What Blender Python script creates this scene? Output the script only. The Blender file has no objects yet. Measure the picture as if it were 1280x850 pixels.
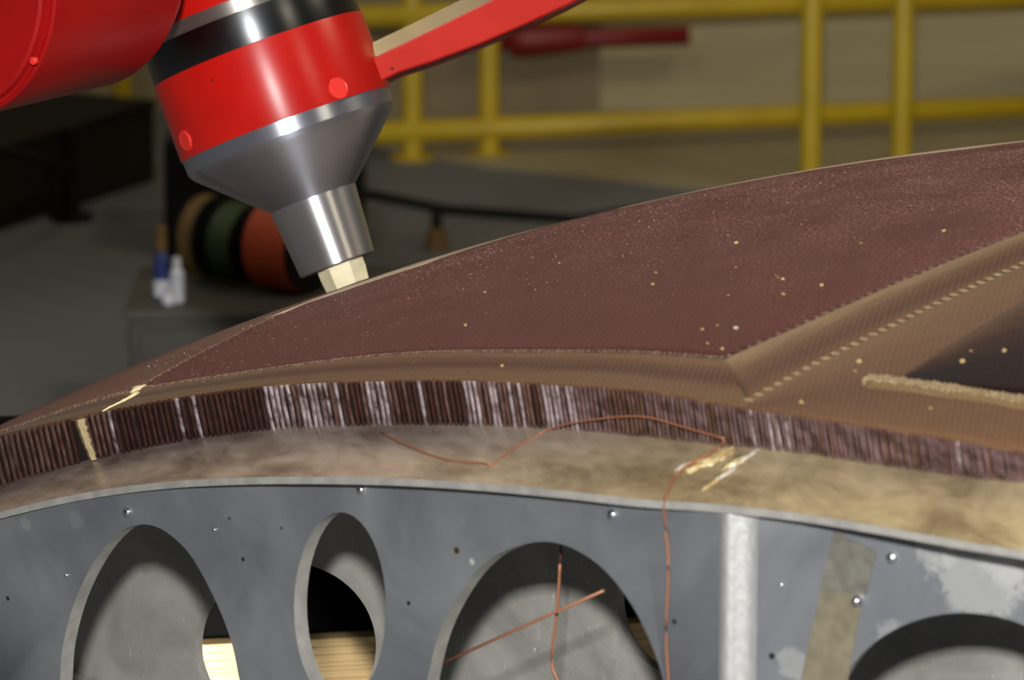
import bpy, bmesh, math, random
import numpy as np
from mathutils import Vector, Matrix

random.seed(7)
S = bpy.context.scene
COL = S.collection

# ---------------------------------------------------------------- camera
PITCH = math.radians(13.0)
CAM_H = 2.4
FPX = 6000.0
CP = Vector((0, 0, CAM_H))
RT = Vector((1, 0, 0))
UP = Vector((0, math.sin(PITCH), math.cos(PITCH)))
FW = Vector((0, math.cos(PITCH), -math.sin(PITCH)))
cd = bpy.data.cameras.new('camera')
cam = bpy.data.objects.new('camera', cd)
COL.objects.link(cam)
cam.location = CP
cam.rotation_euler = (math.pi / 2 - PITCH, 0, 0)
cd.sensor_width = 36
cd.lens = FPX / 1280 * 36
cd.clip_end = 200
cd.dof.use_dof = True
cd.dof.focus_distance = 5.62
cd.dof.aperture_fstop = 6.6
S.camera = cam

# ---------------------------------------------------------------- light
S.view_settings.view_transform = 'Standard'
S.view_settings.look = 'None'
S.view_settings.exposure = 0.0
S.view_settings.gamma = 1.0
w = bpy.data.worlds.new('hall_ambient')
S.world = w
w.use_nodes = True
w.node_tree.nodes['Background'].inputs[0].default_value = (0.80, 0.86, 1.0, 1)
w.node_tree.nodes['Background'].inputs[1].default_value = 0.055


def ray(px, py):
    d = FW + RT * ((px - 640) / FPX) + UP * (-(py - 425) / FPX)
    return d


def at(px, py, depth):
    return CP + ray(px, py) * depth


def lamp(name, kind, loc, target, energy, size, color=(1, 1, 1), size_y=None):
    d = bpy.data.lights.new(name, kind)
    d.energy = energy
    d.color = color
    if kind == 'AREA':
        d.size = size
        if size_y:
            d.shape = 'RECTANGLE'
            d.size_y = size_y
    else:
        d.shadow_soft_size = size
    if kind == 'SPOT':
        d.spot_size = math.radians(34)
        d.spot_blend = 0.8
    o = bpy.data.objects.new(name, d)
    COL.objects.link(o)
    o.location = loc
    o.rotation_euler = (Vector(target) - Vector(loc)).to_track_quat('-Z', 'Y').to_euler()
    return o


# the photographer's flash, a hand above the lens, the lamps of the hall, and an added spot
lamp('flash', 'AREA', (-0.05, -0.05, CAM_H + 0.55), (0, 6, 1.1), 430, 0.16, (1, 0.98, 0.95))
lamp('hall_lamp_right', 'AREA', (3.6, 7.5, 6.5), (2.0, 9.5, 0.3), 105, 1.6, (1, 0.84, 0.58), 0.4)
lamp('added_lath_spot', 'SPOT', tuple(at(170, 905, 6.15)), tuple(at(250, 835, 6.55)), 42, 0.03, (1, 0.95, 0.85))  # unseen spot added to brighten the laths in the first cut-out
lamp('hall_lamp_overhead', 'AREA', (-1.6, 6.6, 7.0), (-0.4, 6.1, 1.0), 75, 2.2, (1, 0.93, 0.8), 0.6)
lamp('hall_lamp_near', 'AREA', (4.2, 1.5, 5.5), (-0.2, 6.0, 1.2), 60, 1.2, (1, 0.88, 0.66), 0.3)
lamp('hall_lamp_left', 'AREA', (-5.0, 5.5, 5.0), (-0.6, 9.0, 0.3), 14, 1.4, (1, 0.93, 0.8), 0.4)


# ---------------------------------------------------------------- geometry helpers
def on_floor(px, py, z=0.0):
    d = ray(px, py)
    return CP + d * ((z - CAM_H) / d.z)


def on_plane(px, py, p0, n):
    d = ray(px, py)
    return CP + d * ((p0 - CP).dot(n) / d.dot(n))


PC = Vector((1.04085051, 5.19204972, -4.98616401)) + CP    # centre of the dome's sphere
R = 3.961386


def on_sphere(px, py, r=R):
    d = ray(px, py).normalized()
    q = PC - CP
    b = d.dot(q)
    disc = max(b * b - (q.length_squared - r * r), 0.0)
    return CP + d * (b - math.sqrt(disc))


E3 = (on_sphere(640, 420) - PC).normalized()
E1 = Vector((0.74, -0.67, 0))
E1 = (E1 - E3 * E1.dot(E3)).normalized()
E2 = E3.cross(E1)


def ab(px, py):
    v = on_sphere(px, py) - PC
    z = v.dot(E3)
    return Vector((v.dot(E1) / z, v.dot(E2) / z))


def sph(a, b, r=R):
    return PC + (E1 * a + E2 * b + E3).normalized() * r


def resample(pts, n):
    L = [0.0]
    for i in range(1, len(pts)):
        L.append(L[-1] + (pts[i] - pts[i - 1]).length)
    out = []
    k = 0
    for i in range(n):
        t = L[-1] * i / (n - 1)
        while k < len(pts) - 2 and L[k + 1] < t:
            k += 1
        u = (t - L[k]) / max(L[k + 1] - L[k], 1e-9)
        out.append(pts[k].lerp(pts[k + 1], min(max(u, 0), 1)))
    return out


def smooth_px(pts, n):
    """Catmull-Rom through 2D points."""
    P = [Vector(p) for p in pts]
    P = [P[0] * 2 - P[1]] + P + [P[-1] * 2 - P[-2]]
    seg = len(P) - 3
    out = []
    for i in range(n):
        t = seg * i / (n - 1)
        k = min(int(t), seg - 1)
        u = t - k
        a, b, c, d = P[k], P[k + 1], P[k + 2], P[k + 3]
        out.append(0.5 * ((2 * b) + (c - a) * u + (2 * a - 5 * b + 4 * c - d) * u * u + (3 * b - a - 3 * c + d) * u ** 3))
    return out


def interp(tab, x):
    for i in range(len(tab) - 1):
        if x <= tab[i + 1][0] or i == len(tab) - 2:
            x0, y0 = tab[i]
            x1, y1 = tab[i + 1]
            return y0 + (y1 - y0) * (x - x0) / (x1 - x0)


# ---------------------------------------------------------------- object helpers
def link_mesh(name, verts, faces, mat, parent=None, smooth=False, mats=None, fmat=None):
    me = bpy.data.meshes.new(name)
    me.from_pydata([tuple(v) for v in verts], [], faces)
    me.validate()
    o = bpy.data.objects.new(name, me)
    COL.objects.link(o)
    for m in (mats or [mat]):
        me.materials.append(m)
    if fmat:
        me.polygons.foreach_set('material_index', fmat)
    if smooth:
        me.polygons.foreach_set('use_smooth', [True] * len(me.polygons))
    fix_normals(me)
    if parent:
        put(o, parent)
    return o


def fix_normals(me):
    bm = bmesh.new()
    bm.from_mesh(me)
    bmesh.ops.recalc_face_normals(bm, faces=bm.faces)
    bm.to_mesh(me)
    bm.free()


def from_bm(name, bm, mat, parent=None, smooth=False):
    me = bpy.data.meshes.new(name)
    bmesh.ops.recalc_face_normals(bm, faces=bm.faces)
    bm.to_mesh(me)
    bm.free()
    if mat:
        me.materials.append(mat)
    if smooth:
        me.polygons.foreach_set('use_smooth', [True] * len(me.polygons))
    o = bpy.data.objects.new(name, me)
    COL.objects.link(o)
    if parent:
        put(o, parent)
    return o


WORLD = {}


def put(o, parent):
    """parent, with o's present location read as a place in the world (empties carry their own matrix)"""
    o.parent = parent
    root = parent
    M = Matrix.Identity(4)
    chain = []
    while root:
        chain.append(root)
        root = root.parent
    for p in reversed(chain):
        M = M @ p.matrix_parent_inverse @ p.matrix_basis
    o.matrix_parent_inverse = M.inverted()


def empty(name, loc, label, cat, group=None):
    o = bpy.data.objects.new(name, None)
    o.empty_display_size = 0.1
    COL.objects.link(o)
    o.location = loc
    return tag(o, label, cat, group)


def tag(o, label, cat, group=None, kind=None):
    o['label'] = label
    o['category'] = cat
    if group:
        o['group'] = group
    if kind:
        o['kind'] = kind
    return o


def lathe(profile, n=48, closed=True):
    """profile: (r, z) list -> verts, faces about the z axis"""
    vs, fs = [], []
    for r, z in profile:
        for k in range(n):
            t = 2 * math.pi * k / n
            vs.append(Vector((r * math.cos(t), r * math.sin(t), z)))
    m = len(profile)
    for i in range(m - 1):
        for k in range(n):
            a, b = i * n + k, i * n + (k + 1) % n
            fs.append((a, b, b + n, a + n))
    if closed:
        fs.append(tuple(range(n))[::-1])
        fs.append(tuple(range((m - 1) * n, m * n)))
    return vs, fs


def split_sharp(o, angle=35):
    me = o.data
    me.polygons.foreach_set('use_smooth', [True] * len(me.polygons))
    me.set_sharp_from_angle(angle=math.radians(angle))


def lathe_obj(name, profile, M, mat, parent=None, n=64, angle=30):
    vs, fs = lathe(profile, n)
    lo, ro, sc = M.decompose()
    o = link_mesh(name, [v * sc.x for v in vs], fs, mat, None)
    o.matrix_basis = Matrix.LocRotScale(lo, ro, Vector((1, 1, 1)))
    split_sharp(o, angle)
    if parent:
        put(o, parent)
    return o


def box_bm(bm, M, sx, sy, sz, bevel=0.0):
    r = bmesh.ops.create_cube(bm, size=1.0, matrix=M @ Matrix.Diagonal((sx, sy, sz, 1)))
    if bevel:
        es = list({e for v in r['verts'] for e in v.link_edges})
        bmesh.ops.bevel(bm, geom=es, offset=bevel, segments=2, affect='EDGES', profile=0.5)


def box(name, c, size, mat, parent=None, rz=0.0, bevel=0.0):
    bm = bmesh.new()
    box_bm(bm, Matrix.Translation(c) @ Matrix.Rotation(rz, 4, 'Z'), *size, bevel)
    return from_bm(name, bm, mat, parent)


def tube(name, pts, r, mat, parent=None, n=8, taper=None):
    vs, fs = [], []
    N = len(pts)
    up = Vector((0, 0, 1))
    for i, p in enumerate(pts):
        t = (pts[min(i + 1, N - 1)] - pts[max(i - 1, 0)]).normalized()
        a = t.cross(up)
        if a.length < 1e-3:
            a = t.cross(Vector((1, 0, 0)))
        a.normalize()
        b = a.cross(t)
        rr = r if taper is None else r * taper[i]
        for k in range(n):
            q = 2 * math.pi * k / n
            vs.append(p + (a * math.cos(q) + b * math.sin(q)) * rr)
    for i in range(N - 1):
        for k in range(n):
            x, y = i * n + k, i * n + (k + 1) % n
            fs.append((x, y, y + n, x + n))
    fs.append(tuple(range(n))[::-1])
    fs.append(tuple(range((N - 1) * n, N * n)))
    return link_mesh(name, vs, fs, mat, parent, smooth=True)


# ---------------------------------------------------------------- materials
def lin(c):
    out = []
    for v in c:
        v = v / 255
        out.append(v / 12.92 if v <= 0.04045 else ((v + 0.055) / 1.055) ** 2.4)
    return (*out, 1)


class Mat:
    def __init__(s, name, col, rough=0.5, metal=0.0, spec=0.5, **kw):
        s.m = bpy.data.materials.new(name)
        s.m.use_nodes = True
        s.t = s.m.node_tree
        s.b = s.t.nodes['Principled BSDF']
        s.b.inputs['Base Color'].default_value = lin(col)
        s.b.inputs['Roughness'].default_value = rough
        s.b.inputs['Metallic'].default_value = metal
        s.b.inputs['Specular IOR Level'].default_value = spec
        for k, v in kw.items():
            s.b.inputs[k.replace('_', ' ')].default_value = v

    def n(s, typ, **kw):
        x = s.t.nodes.new(typ)
        for k, v in kw.items():
            if hasattr(x, k):
                setattr(x, k, v)
            else:
                x.inputs[k].default_value = v
        return x

    def l(s, a, b):
        s.t.links.new(a, b)

    def coord(s, kind='Object', scale=(1, 1, 1), uv=None):
        if uv:
            c = s.n('ShaderNodeUVMap', uv_map=uv).outputs[0]
        else:
            c = s.n('ShaderNodeTexCoord').outputs[kind]
        mp = s.n('ShaderNodeMapping')
        mp.inputs['Scale'].default_value = scale
        s.l(c, mp.inputs[0])
        return mp.outputs[0]

    def noise(s, vec, scale=5, detail=4, rough=0.55, dist=0.0):
        x = s.n('ShaderNodeTexNoise')
        x.inputs['Scale'].default_value = scale
        x.inputs['Detail'].default_value = detail
        x.inputs['Roughness'].default_value = rough
        x.inputs['Distortion'].default_value = dist
        s.l(vec, x.inputs['Vector'])
        return x.outputs[0]

    def ramp(s, fac, stops):
        x = s.n('ShaderNodeValToRGB')
        e = x.color_ramp.elements
        while len(e) < len(stops):
            e.new(0.5)
        for i, (p, c) in enumerate(stops):
            e[i].position = p
            e[i].color = lin(c) if isinstance(c, tuple) else (c, c, c, 1)
        s.l(fac, x.inputs[0])
        return x.outputs[0]

    def mix(s, fac, a, b, mode='MIX'):
        x = s.n('ShaderNodeMix', data_type='RGBA', blend_type=mode)
        for sock, v in ((x.inputs[0], fac), (x.inputs[6], a), (x.inputs[7], b)):
            if hasattr(v, 'is_linked'):
                s.l(v, sock)
            elif isinstance(v, tuple):
                sock.default_value = lin(v)
            else:
                sock.default_value = v
        return x.outputs[2]

    def color(s, sock):
        s.l(sock, s.b.inputs['Base Color'])
        return s

    def rough(s, sock):
        s.l(sock, s.b.inputs['Roughness'])
        return s

    def bump(s, h, strength=0.3, dist=0.002):
        x = s.n('ShaderNodeBump')
        x.inputs['Strength'].default_value = strength
        x.inputs['Distance'].default_value = dist
        s.l(h, x.inputs['Height'])
        s.l(x.outputs[0], s.b.inputs['Normal'])
        return s


def noisy(name, c1, c2, scale=8, rough=0.5, metal=0.0, bump=0.0, detail=5, stretch=(1, 1, 1), lo=0.35, hi=0.65, **kw):
    m = Mat(name, c1, rough, metal, **kw)
    v = m.coord('Object', stretch)
    f = m.noise(v, scale, detail)
    m.color(m.ramp(f, [(lo, c1), (hi, c2)]))
    if bump:
        m.bump(f, bump)
    return m.m


DUST_B = (ab(760, 420).y * R, ab(800, 262).y * R)


# honeycomb skin: rows of small filled cells, pale cell walls, dust lying in the pores
def skin_mat(name, fill, wall, dust, dust_amt=0.5, sheen=0.6):
    m = Mat(name, fill, 0.66, 0, 0.12)
    v = m.coord(uv='metres')
    br = m.n('ShaderNodeTexBrick')
    br.offset = 0.5
    m.l(v, br.inputs['Vector'])
    br.inputs['Scale'].default_value = 1.0
    br.inputs['Brick Width'].default_value = 0.0075
    br.inputs['Row Height'].default_value = 0.0060
    br.inputs['Mortar Size'].default_value = 0.0011
    br.inputs['Mortar Smooth'].default_value = 0.6
    fac = br.outputs['Fac']
    grain = m.noise(v, 220, 3, 0.7)
    big = m.noise(v, 9, 4, 0.6)
    base = m.mix(fac, fill, wall)
    g = m.ramp(grain, [(0.47, 0.0), (0.68, 1.0)])
    bg = m.ramp(big, [(0.35, 0.15 * dust_amt), (0.7, 1.0 * dust_amt)])
    # milling dust settles thicker towards the ridge where the cutter runs
    sp_ = m.n('ShaderNodeSeparateXYZ')
    m.l(v, sp_.inputs[0])
    mr = m.n('ShaderNodeMapRange')
    m.l(sp_.outputs[1], mr.inputs[0])
    mr.inputs[1].default_value, mr.inputs[2].default_value = DUST_B
    mr.inputs[3].default_value, mr.inputs[4].default_value = 0.12, 2.2
    bm_ = m.n('ShaderNodeMath', operation='MULTIPLY')
    m.l(bg, bm_.inputs[0])
    m.l(mr.outputs[0], bm_.inputs[1])
    mul = m.n('ShaderNodeMath', operation='MULTIPLY', use_clamp=True)
    m.l(g, mul.inputs[0])
    m.l(bm_.outputs[0], mul.inputs[1])
    m.color(m.mix(mul.outputs[0], base, dust))
    h = m.n('ShaderNodeMath', operation='MULTIPLY_ADD')
    m.l(grain, h.inputs[0])
    h.inputs[1].default_value = 1.4
    m.l(fac, h.inputs[2])
    m.bump(h.outputs[0], 0.9, 0.003)
    m.b.inputs['Sheen Weight'].default_value = sheen
    m.b.inputs['Sheen Roughness'].default_value = 0.26
    m.b.inputs['Sheen Tint'].default_value = lin((236, 176, 162))
    return m.m


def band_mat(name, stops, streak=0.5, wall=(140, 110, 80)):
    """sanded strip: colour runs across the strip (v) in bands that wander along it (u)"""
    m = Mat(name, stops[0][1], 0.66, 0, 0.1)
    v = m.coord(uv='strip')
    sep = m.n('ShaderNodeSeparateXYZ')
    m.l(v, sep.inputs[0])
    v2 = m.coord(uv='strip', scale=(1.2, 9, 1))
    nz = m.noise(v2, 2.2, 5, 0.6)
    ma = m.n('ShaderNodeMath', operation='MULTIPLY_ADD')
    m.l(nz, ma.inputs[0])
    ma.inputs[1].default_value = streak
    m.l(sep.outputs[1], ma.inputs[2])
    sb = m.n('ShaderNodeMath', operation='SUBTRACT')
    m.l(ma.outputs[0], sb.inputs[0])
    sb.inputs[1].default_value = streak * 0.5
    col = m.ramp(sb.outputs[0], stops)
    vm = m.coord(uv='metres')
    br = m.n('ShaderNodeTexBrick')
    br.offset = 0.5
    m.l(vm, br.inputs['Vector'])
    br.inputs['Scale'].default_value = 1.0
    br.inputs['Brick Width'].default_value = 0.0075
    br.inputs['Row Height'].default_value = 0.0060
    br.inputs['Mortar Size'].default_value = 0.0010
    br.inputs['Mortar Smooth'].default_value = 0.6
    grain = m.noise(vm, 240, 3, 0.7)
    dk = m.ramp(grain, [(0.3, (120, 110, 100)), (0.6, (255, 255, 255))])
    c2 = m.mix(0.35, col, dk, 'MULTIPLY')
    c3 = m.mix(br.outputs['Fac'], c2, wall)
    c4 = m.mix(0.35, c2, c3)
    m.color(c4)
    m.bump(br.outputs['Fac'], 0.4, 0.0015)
    m.b.inputs['Sheen Weight'].default_value = 0.04
    m.b.inputs['Sheen Roughness'].default_value = 0.4
    return m.m


M_SKIN = skin_mat('maroon_honeycomb', (44, 15, 14), (88, 41, 36), (190, 144, 134), 0.55, 0.21)
M_SKIN_L = skin_mat('pale_honeycomb', (86, 60, 52), (150, 120, 104), (200, 178, 160), 0.5, 0.15)
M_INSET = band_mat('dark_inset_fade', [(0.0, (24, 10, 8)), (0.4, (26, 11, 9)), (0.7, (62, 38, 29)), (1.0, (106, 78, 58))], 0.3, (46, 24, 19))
M_SKIN_D = skin_mat('dark_honeycomb', (38, 22, 20), (62, 42, 36), (150, 130, 110), 0.2, 0.04)
M_STRIP = band_mat('sanded_edge_strip', [(0.0, (104, 78, 56)), (0.3, (106, 80, 56)), (0.5, (74, 45, 34)), (0.72, (92, 64, 46)), (0.95, (122, 92, 64))])
M_BAND = band_mat('sanded_seam_band', [(0.0, (104, 74, 54)), (0.3, (84, 54, 42)), (0.6, (106, 78, 58)), (0.9, (150, 124, 94))])
M_LOWER = band_mat('sanded_corner_panel', [(0.0, (104, 76, 54)), (0.35, (90, 60, 46)), (0.7, (106, 78, 58)), (0.95, (120, 92, 68))])
M_CORE = noisy('dark_core', (30, 18, 16), (44, 28, 24), 60, 0.7)
M_STITCH = noisy('tan_stitch', (132, 114, 84), (168, 150, 116), 200, 0.7)
M_TICK = noisy('brown_tick', (78, 58, 46), (122, 100, 80), 150, 0.7)
M_FILL = noisy('cream_filler', (206, 186, 140), (226, 208, 164), 90, 0.65, bump=0.3)
M_RIB = [noisy('rib_dark', (40, 22, 18), (78, 46, 40), 70, 0.24, spec=0.9, lo=0.3, hi=0.7, bump=0.35),
         noisy('rib_brown', (70, 44, 36), (116, 86, 78), 60, 0.2, spec=1.0, bump=0.35),
         noisy('rib_milky', (84, 62, 60), (196, 180, 184), 50, 0.2, spec=1.0, bump=0.3),  # for white residue, and for glints painted as colour
         noisy('rib_mauve', (74, 50, 50), (132, 106, 108), 60, 0.34, spec=0.7, bump=0.3)]


def flange_mat():
    m = Mat('greasy_aluminium_skin', (150, 138, 120), 0.3, 0.3, 0.5)
    v = m.coord(uv='strip', scale=(6, 1, 1))
    sep = m.n('ShaderNodeSeparateXYZ')
    m.l(m.coord(uv='strip'), sep.inputs[0])
    tone = m.ramp(sep.outputs[0], [(0.05, (176, 160, 152)), (0.42, (200, 186, 168)), (0.62, (190, 174, 138)), (0.95, (190, 174, 136))])
    zone = m.n('ShaderNodeMath', operation='MULTIPLY_ADD')
    m.l(m.noise(m.coord(uv='strip', scale=(10, 1.5, 1)), 2.5, 5, 0.6), zone.inputs[0])
    zone.inputs[1].default_value = 0.24
    m.l(sep.outputs[1], zone.inputs[2])
    side = m.ramp(sep.outputs[0], [(0.45, 1.0), (0.65, 0.25)])
    zf = m.mix(1.0, m.ramp(zone.outputs[0], [(0.74, 0.75), (0.90, 0.0)]), side, 'MULTIPLY')
    tone = m.mix(zf, tone, (156, 146, 144))  # grey reflection beside the honeycomb, painted into the flange colour
    nz = m.noise(v, 3, 6, 0.65, 0.4)
    cl = m.ramp(nz, [(0.35, (140, 118, 96)), (0.6, (250, 245, 235))])
    m.color(m.mix(0.7, tone, cl, 'MULTIPLY'))
    n2 = m.noise(m.coord(uv='strip', scale=(14, 2, 1)), 4, 5, 0.6)
    m.rough(m.ramp(n2, [(0.3, 0.24), (0.7, 0.52)]))
    m.bump(m.noise(m.coord(uv='strip', scale=(40, 4, 1)), 6, 3), 0.08, 0.004)
    return m.m


M_FLANGE = flange_mat()
M_EDGE = noisy('bare_aluminium_edge', (150, 148, 144), (172, 170, 164), 40, 0.5, 0.25)


def web_mat():
    m = Mat('grey_aluminium_web', (118, 121, 126), 0.48, 0.35, 0.5)
    v = m.coord('Object')
    big = m.noise(v, 6, 5, 0.6, 0.5)
    c = m.ramp(big, [(0.3, (104, 107, 113)), (0.7, (134, 136, 139))])
    st = m.noise(m.coord('Object', (14, 14, 3)), 8, 6, 0.7, 1.0)
    sm = m.ramp(st, [(0.66, 0.0), (0.78, 1.0)])
    c2 = m.mix(sm, c, (150, 151, 152))
    # white paint rubbed on the right panel round the fourth cut-out, and two small dabs
    for (cx_, cy_, cz_), rad, amt in STAINS:
        mp = m.n('ShaderNodeVectorMath', operation='DISTANCE')
        m.l(m.n('ShaderNodeNewGeometry').outputs['Position'], mp.inputs[0])
        mp.inputs[1].default_value = (cx_, cy_, cz_)
        near = m.n('ShaderNodeMapRange')
        m.l(mp.outputs['Value'], near.inputs[0])
        near.inputs[1].default_value = rad
        near.inputs[2].default_value = rad * .35
        near.inputs[3].default_value = -0.25
        near.inputs[4].default_value = 0.25
        pn_ = m.noise(m.coord('Object'), 55, 8, 0.75, 0.6)
        ad = m.n('ShaderNodeMath', operation='ADD')
        m.l(near.outputs[0], ad.inputs[0])
        m.l(pn_, ad.inputs[1])
        c2 = m.mix(m.ramp(ad.outputs[0], [(0.56, 0.0), (0.68, amt)]), c2, (206, 206, 202))
    m.color(c2)
    m.rough(m.ramp(big, [(0.3, 0.42), (0.7, 0.58)]))
    m.bump(m.noise(m.coord('Object', (3, 3, 90)), 6, 2), 0.05, 0.002)
    return m.m




def backweb_mat():
    m = Mat('scuffed_aluminium_web', (140, 140, 136), 0.42, 0.2, 0.5)
    v = m.coord('Object')
    big = m.noise(v, 7, 6, 0.65, 0.8)
    c = m.ramp(big, [(0.3, (132, 132, 126)), (0.7, (176, 174, 168))])
    sc = m.noise(m.coord('Object', (30, 30, 6)), 5, 4, 0.7, 2.5)
    sm = m.ramp(sc, [(0.64, 0.0), (0.72, 1.0)])
    m.color(m.mix(sm, c, (224, 224, 220)))
    m.bump(m.noise(m.coord('Object', (3, 3, 120)), 6, 2), 0.06, 0.002)
    return m.m


M_BACKWEB = backweb_mat()
M_BOLT = Mat('bright_bolt', (225, 225, 225), 0.22, 1.0).m
M_HOLE = Mat('dark_pin_hole', (14, 14, 16), 0.8).m
M_COPPER = Mat('copper_wire', (158, 104, 74), 0.45, 0.2).m
M_COPPER_D = Mat('dark_insulated_wire', (66, 40, 30), 0.5, 0.1).m
M_TAPE = noisy('grey_tan_tape', (108, 102, 84), (126, 118, 98), 60, 0.42, 0.1)
M_TAPE2 = noisy('grey_tape', (102, 99, 92), (120, 118, 108), 60, 0.35, 0.2)
M_RESIN = noisy('amber_resin', (168, 142, 88), (214, 196, 150), 70, 0.15, spec=0.9, bump=0.3)
M_RESIN_W = noisy('white_resin', (160, 152, 136), (190, 182, 164), 90, 0.25, spec=0.8)
M_SMEAR = noisy('white_paint_smear', (168, 168, 166), (200, 200, 196), 60, 0.6)

ROT = 0.25
M_RED = noisy('red_paint', (176, 20, 15), (186, 25, 18), 14, 0.36, bump=0.06, spec=0.5, Anisotropic=0.8, Anisotropic_Rotation=ROT)
_t = M_RED.node_tree.nodes.new('ShaderNodeTangent')
_t.direction_type, _t.axis = 'RADIAL', 'Z'
M_RED.node_tree.links.new(_t.outputs[0], M_RED.node_tree.nodes['Principled BSDF'].inputs['Tangent'])
M_RED_ARM = noisy('red_arm_paint', (148, 13, 14), (160, 17, 17), 10, 0.36, spec=0.4, bump=0.03)
M_RED_BUTTON = Mat('red_button', (226, 50, 42), 0.4).m
M_RED_EDGE = Mat('red_step', (156, 10, 12), 0.4).m




def steel(name, c, rough=0.22, aniso=0.85):
    m = Mat(name, c, rough, 1.0 if c[0] < 150 else 0.92)
    m.b.inputs['Anisotropic'].default_value = aniso
    tg = m.n('ShaderNodeTangent', direction_type='RADIAL', axis='Z')
    m.l(tg.outputs[0], m.b.inputs['Tangent'])
    m.b.inputs['Anisotropic Rotation'].default_value = ROT
    return m.m


M_STEEL = steel('turned_steel', (206, 206, 208), 0.36)
M_CONE = steel('turned_cone_steel', (190, 194, 206), 0.34)
M_DARK_STEEL = steel('blackened_steel', (96, 98, 100), 0.36)
M_RING = steel('dull_ring', (178, 174, 168), 0.4)
M_CREAM = noisy('cream_cutter', (206, 196, 160), (222, 212, 178), 40, 0.55)
M_BAR_TOP = Mat('polished_edge_reflection', (214, 190, 150), 0.22, 0.9).m  # shiny bevel; the tan it reflects is put into its colour

M_YELLOW = noisy('safety_yellow', (174, 146, 20), (186, 158, 26), 9, 0.45)
M_WALL = noisy('beige_wall_paint', (150, 138, 104), (162, 149, 112), 0.7, 0.8, stretch=(0.3, 1, 8))
M_WALL_D = noisy('brown_wall_panel', (112, 98, 72), (124, 108, 80), 0.8, 0.8, stretch=(0.3, 1, 8))
M_FLOOR = noisy('grey_floor', (96, 98, 99), (108, 109, 110), 0.8, 0.65)
M_BEIGE_FLOOR = noisy('beige_floor', (150, 138, 106), (160, 148, 114), 0.8, 0.7)
M_BLACK = noisy('matt_black', (10, 10, 10), (18, 17, 16), 8, 0.7, spec=0.2)
M_VOID = Mat('dead_black_shade', (5, 5, 5), 0.95, 0, 0.1).m  # black that stands in for the shade above the laths
M_DARKBROWN = noisy('dark_brown_shade', (26, 22, 16), (36, 30, 22), 3, 0.7, spec=0.2)  # colour of the box that stands in for shade
M_CART = noisy('dark_grey_cabinet', (60, 58, 53), (70, 68, 61), 4, 0.6)
M_WOOD = noisy('fibreboard', (196, 164, 108), (226, 198, 146), 14, 0.7, stretch=(1, 1, 6))
M_WOOD_D = noisy('timber_crate', (120, 92, 56), (150, 118, 74), 10, 0.75)
M_GREEN = noisy('green_cable', (38, 54, 18), (48, 66, 24), 40, 0.6)
M_ORANGE = noisy('orange_cable', (158, 58, 20), (174, 68, 24), 40, 0.6)
M_TAN = noisy('tan_cable', (98, 74, 34), (114, 88, 42), 40, 0.6)
M_WHITE = noisy('white_plastic', (190, 192, 200), (206, 208, 214), 12, 0.4)
M_BLUE = noisy('blue_plastic', (30, 42, 92), (40, 54, 110), 12, 0.4)
M_DARKRED = noisy('dark_red_paint', (110, 14, 14), (126, 20, 18), 6, 0.5)
M_CRUMB = noisy('tan_crumb', (160, 130, 84), (192, 164, 116), 300, 0.6)
M_DUST = noisy('white_dust', (170, 150, 144), (210, 196, 192), 300, 0.4)

# ---------------------------------------------------------------- the hall
# the floor is a slab so thin things stand on it; wall behind the guard rail
fl = box('floor', (0, 8, -0.05), (26, 26, 0.1), M_FLOOR)
fl['kind'] = 'structure'
WALL_Y = 13.25
wb = box('wall_back', (0, WALL_Y + 0.1, 3.0), (26, 0.2, 6.2), M_WALL)
wb['kind'] = 'structure'
# beige painted aisle under the guard rail, its edge running askew
q = [on_floor(440, 178), on_floor(600, 208), on_floor(900, 240), on_floor(1500, 262)]
vs = [p + Vector((0, 0, 0.004)) for p in q] + [Vector((q[3].x + 1, WALL_Y, 0.004)), Vector((q[0].x, WALL_Y, 0.004))]
n6 = len(vs)
vs = vs + [v - Vector((0, 0, 0.004)) for v in vs]
fs = [tuple(range(n6)), tuple(range(n6, 2 * n6))[::-1]] + [(i, (i + 1) % n6, (i + 1) % n6 + n6, i + n6) for i in range(n6)]
tr = link_mesh('trim_1', vs, fs, M_BEIGE_FLOOR)
tr['kind'] = 'structure'
# browner wall panel left of the seam in the wall
x0 = at(380, 60, WALL_Y / math.cos(PITCH)).x
x1 = at(748, 60, WALL_Y / math.cos(PITCH)).x
pn = box('trim_2', ((x0 + x1) / 2, WALL_Y - 0.02, 1.6), (x1 - x0, 0.04, 3.2), M_WALL_D)
pn['kind'] = 'structure'


# guard rail along the aisle -------------------------------------------------
def depth_of(p):
    return (p - CP).dot(FW)


def project(p):
    v = p - CP
    d = v.dot(FW)
    return 640 + FPX * v.dot(RT) / d, 425 - FPX * v.dot(UP) / d


def at_y(px, py, y):
    d = ray(px, py)
    return CP + d * (y / d.y)


gr = empty('guard_rail', on_floor(611, 193), 'low yellow pipe guard rail along the beige wall, far behind the dome', 'guard rail')
yb = on_floor(611, 193).y


def rail_y(px):
    return yb + (px - 611) / 800 * 0.42


def post(px, name, parent, y, r=0.028, top=0.75):
    p = at_y(px, 100, y)
    vs, fs = lathe([(r, 0.0), (r, top - 0.01), (r * 0.8, top)], 20)
    M = Matrix.Translation((p.x, y, 0))
    o = link_mesh(name, [M @ v for v in vs], fs, M_YELLOW, parent, smooth=False)
    split_sharp(o)
    vs, fs = lathe([(0.06, 0), (0.06, 0.008)], 20)
    b = link_mesh('base_plate', [M @ v for v in vs], fs, M_YELLOW, o)
    return o


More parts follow.
